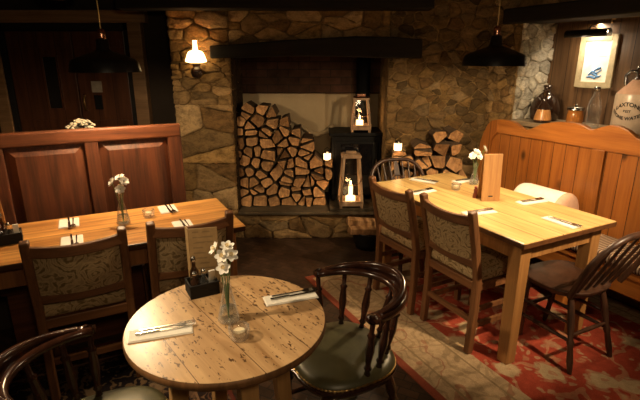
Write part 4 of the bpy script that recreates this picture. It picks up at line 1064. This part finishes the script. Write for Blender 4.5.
MB().tube([(0,0,0),(-.02,0,-.005),(-.03,0,-.02),(-.02,0,-.032)], .005, 8, (0,1,0)).ball((0,0,0), .012, 10, 6).build('hook', M['brass'], t)
# pot of dried flowers on the partition behind the dark settle
struct(MB().box(-1.75,-.22,.875,1.04,0,1.12).build('trim_partition', M['dark_wall'], loc=(*OL,0), rotz=ANG))
t = thing('dried_flowers', 'pot of pale dried flowers on the ledge behind the dark settle', 'plant', (*wl(-.72,.955),1.1205))
MB().lathe([(0,0),(.045,0),(.06,.07),(.064,.075),(.058,.075),(0,.068)], 20).build('pot', M['brown_glaze'], t)
rp = random.Random(9); mb = MB()
for k in range(70):
    a = rp.uniform(0,2*PI); rr = .085*rp.random()**.6; x, y = rr*math.cos(a), rr*math.sin(a)*.8; z = .085+.06*(1-(rr/.09)**2)*rp.uniform(.5,1.0); r0 = rp.uniform(.009,.016)
    mb.ball((x,y,z), r0, 6, 4, sc=(1,1,.7))
    if k % 3 == 0: mb.bar((x*.3,y*.3,.06),(x,y,z),.002,.002)
mb.build('flower_heads', M['greenery'], t)

# ================================================================== LIGHT
def light(name, kind, loc, energy, col, size=.03, target=None, spot=None, blend=.4, sx=None):
    l = bpy.data.lights.new(name, kind); l.energy = energy; l.color = col
    if kind == 'AREA':
        l.size = size
        if sx: l.shape = 'RECTANGLE'; l.size = size; l.size_y = sx
    else: l.shadow_soft_size = size
    if kind == 'SPOT': l.spot_size = math.radians(spot); l.spot_blend = blend
    o = bpy.data.objects.new(name, l); C.objects.link(o); o.location = loc
    if target is not None: o.rotation_euler = (Vector(target)-Vector(loc)).to_track_quat('-Z', 'Y').to_euler()
    return o
WARM = (1,.75,.45); AMB = (1,.56,.24); COOL = (1,.80,.55)
light('pendant_light', 'POINT', (PL[0],PL[1],PL[2]+.02), 46, WARM, .03)
light('pendant_light', 'POINT', (PR[0],PR[1],PR[2]+.02), 55, WARM, .03)
light('wall_lamp_light', 'POINT', (-1.02,3.94,1.64), 11, AMB, .05)
light('picture_light', 'AREA', (*wr(.828,.91),1.80), 4.5, COOL, .03, (*wr(.95,.90),1.58), sx=.3)
light('lantern_light', 'POINT', (.285,4.10,.46), .7, AMB, .02)
light('lantern_light', 'POINT', (.375,4.36,1.12), .7, AMB, .02)
light('jar_light', 'POINT', (.068,4.22,.80), .25, AMB, .03)
light('jar_light', 'POINT', (.675,3.88,.86), .25, AMB, .03)
# ceiling spots out of view, and an added fill light
light('room_spot', 'SPOT', (-1.5,1.0,2.1), 130, WARM, .04, (-.55,1.3,.75), 60, .6)
light('room_spot', 'SPOT', (1.9,1.2,2.12), 330, WARM, .05, (1.22,2.5,.75), 50, .9)
light('room_fill', 'POINT', (.3,-.3,2.05), 34, WARM, .12)  # unseen fill added to brighten the walls and logs
w = bpy.data.worlds.new('World'); S.world = w; w.use_nodes = True
w.node_tree.nodes['Background'].inputs[0].default_value = (.02,.014,.008,1); w.node_tree.nodes['Background'].inputs[1].default_value = .3

# ================================================================== CAMERA
cam = bpy.data.cameras.new('camera'); cam.sensor_width = 36; cam.lens = 460/640*36; cam.clip_start = .05
co = bpy.data.objects.new('camera', cam); C.objects.link(co); co.location = (0,0,1.6)
co.rotation_euler = (PI/2-math.atan(.301), 0, 0); S.camera = co
S.view_settings.view_transform = 'Standard'; S.view_settings.look = 'None'; S.view_settings.exposure = 0; S.view_settings.gamma = 1
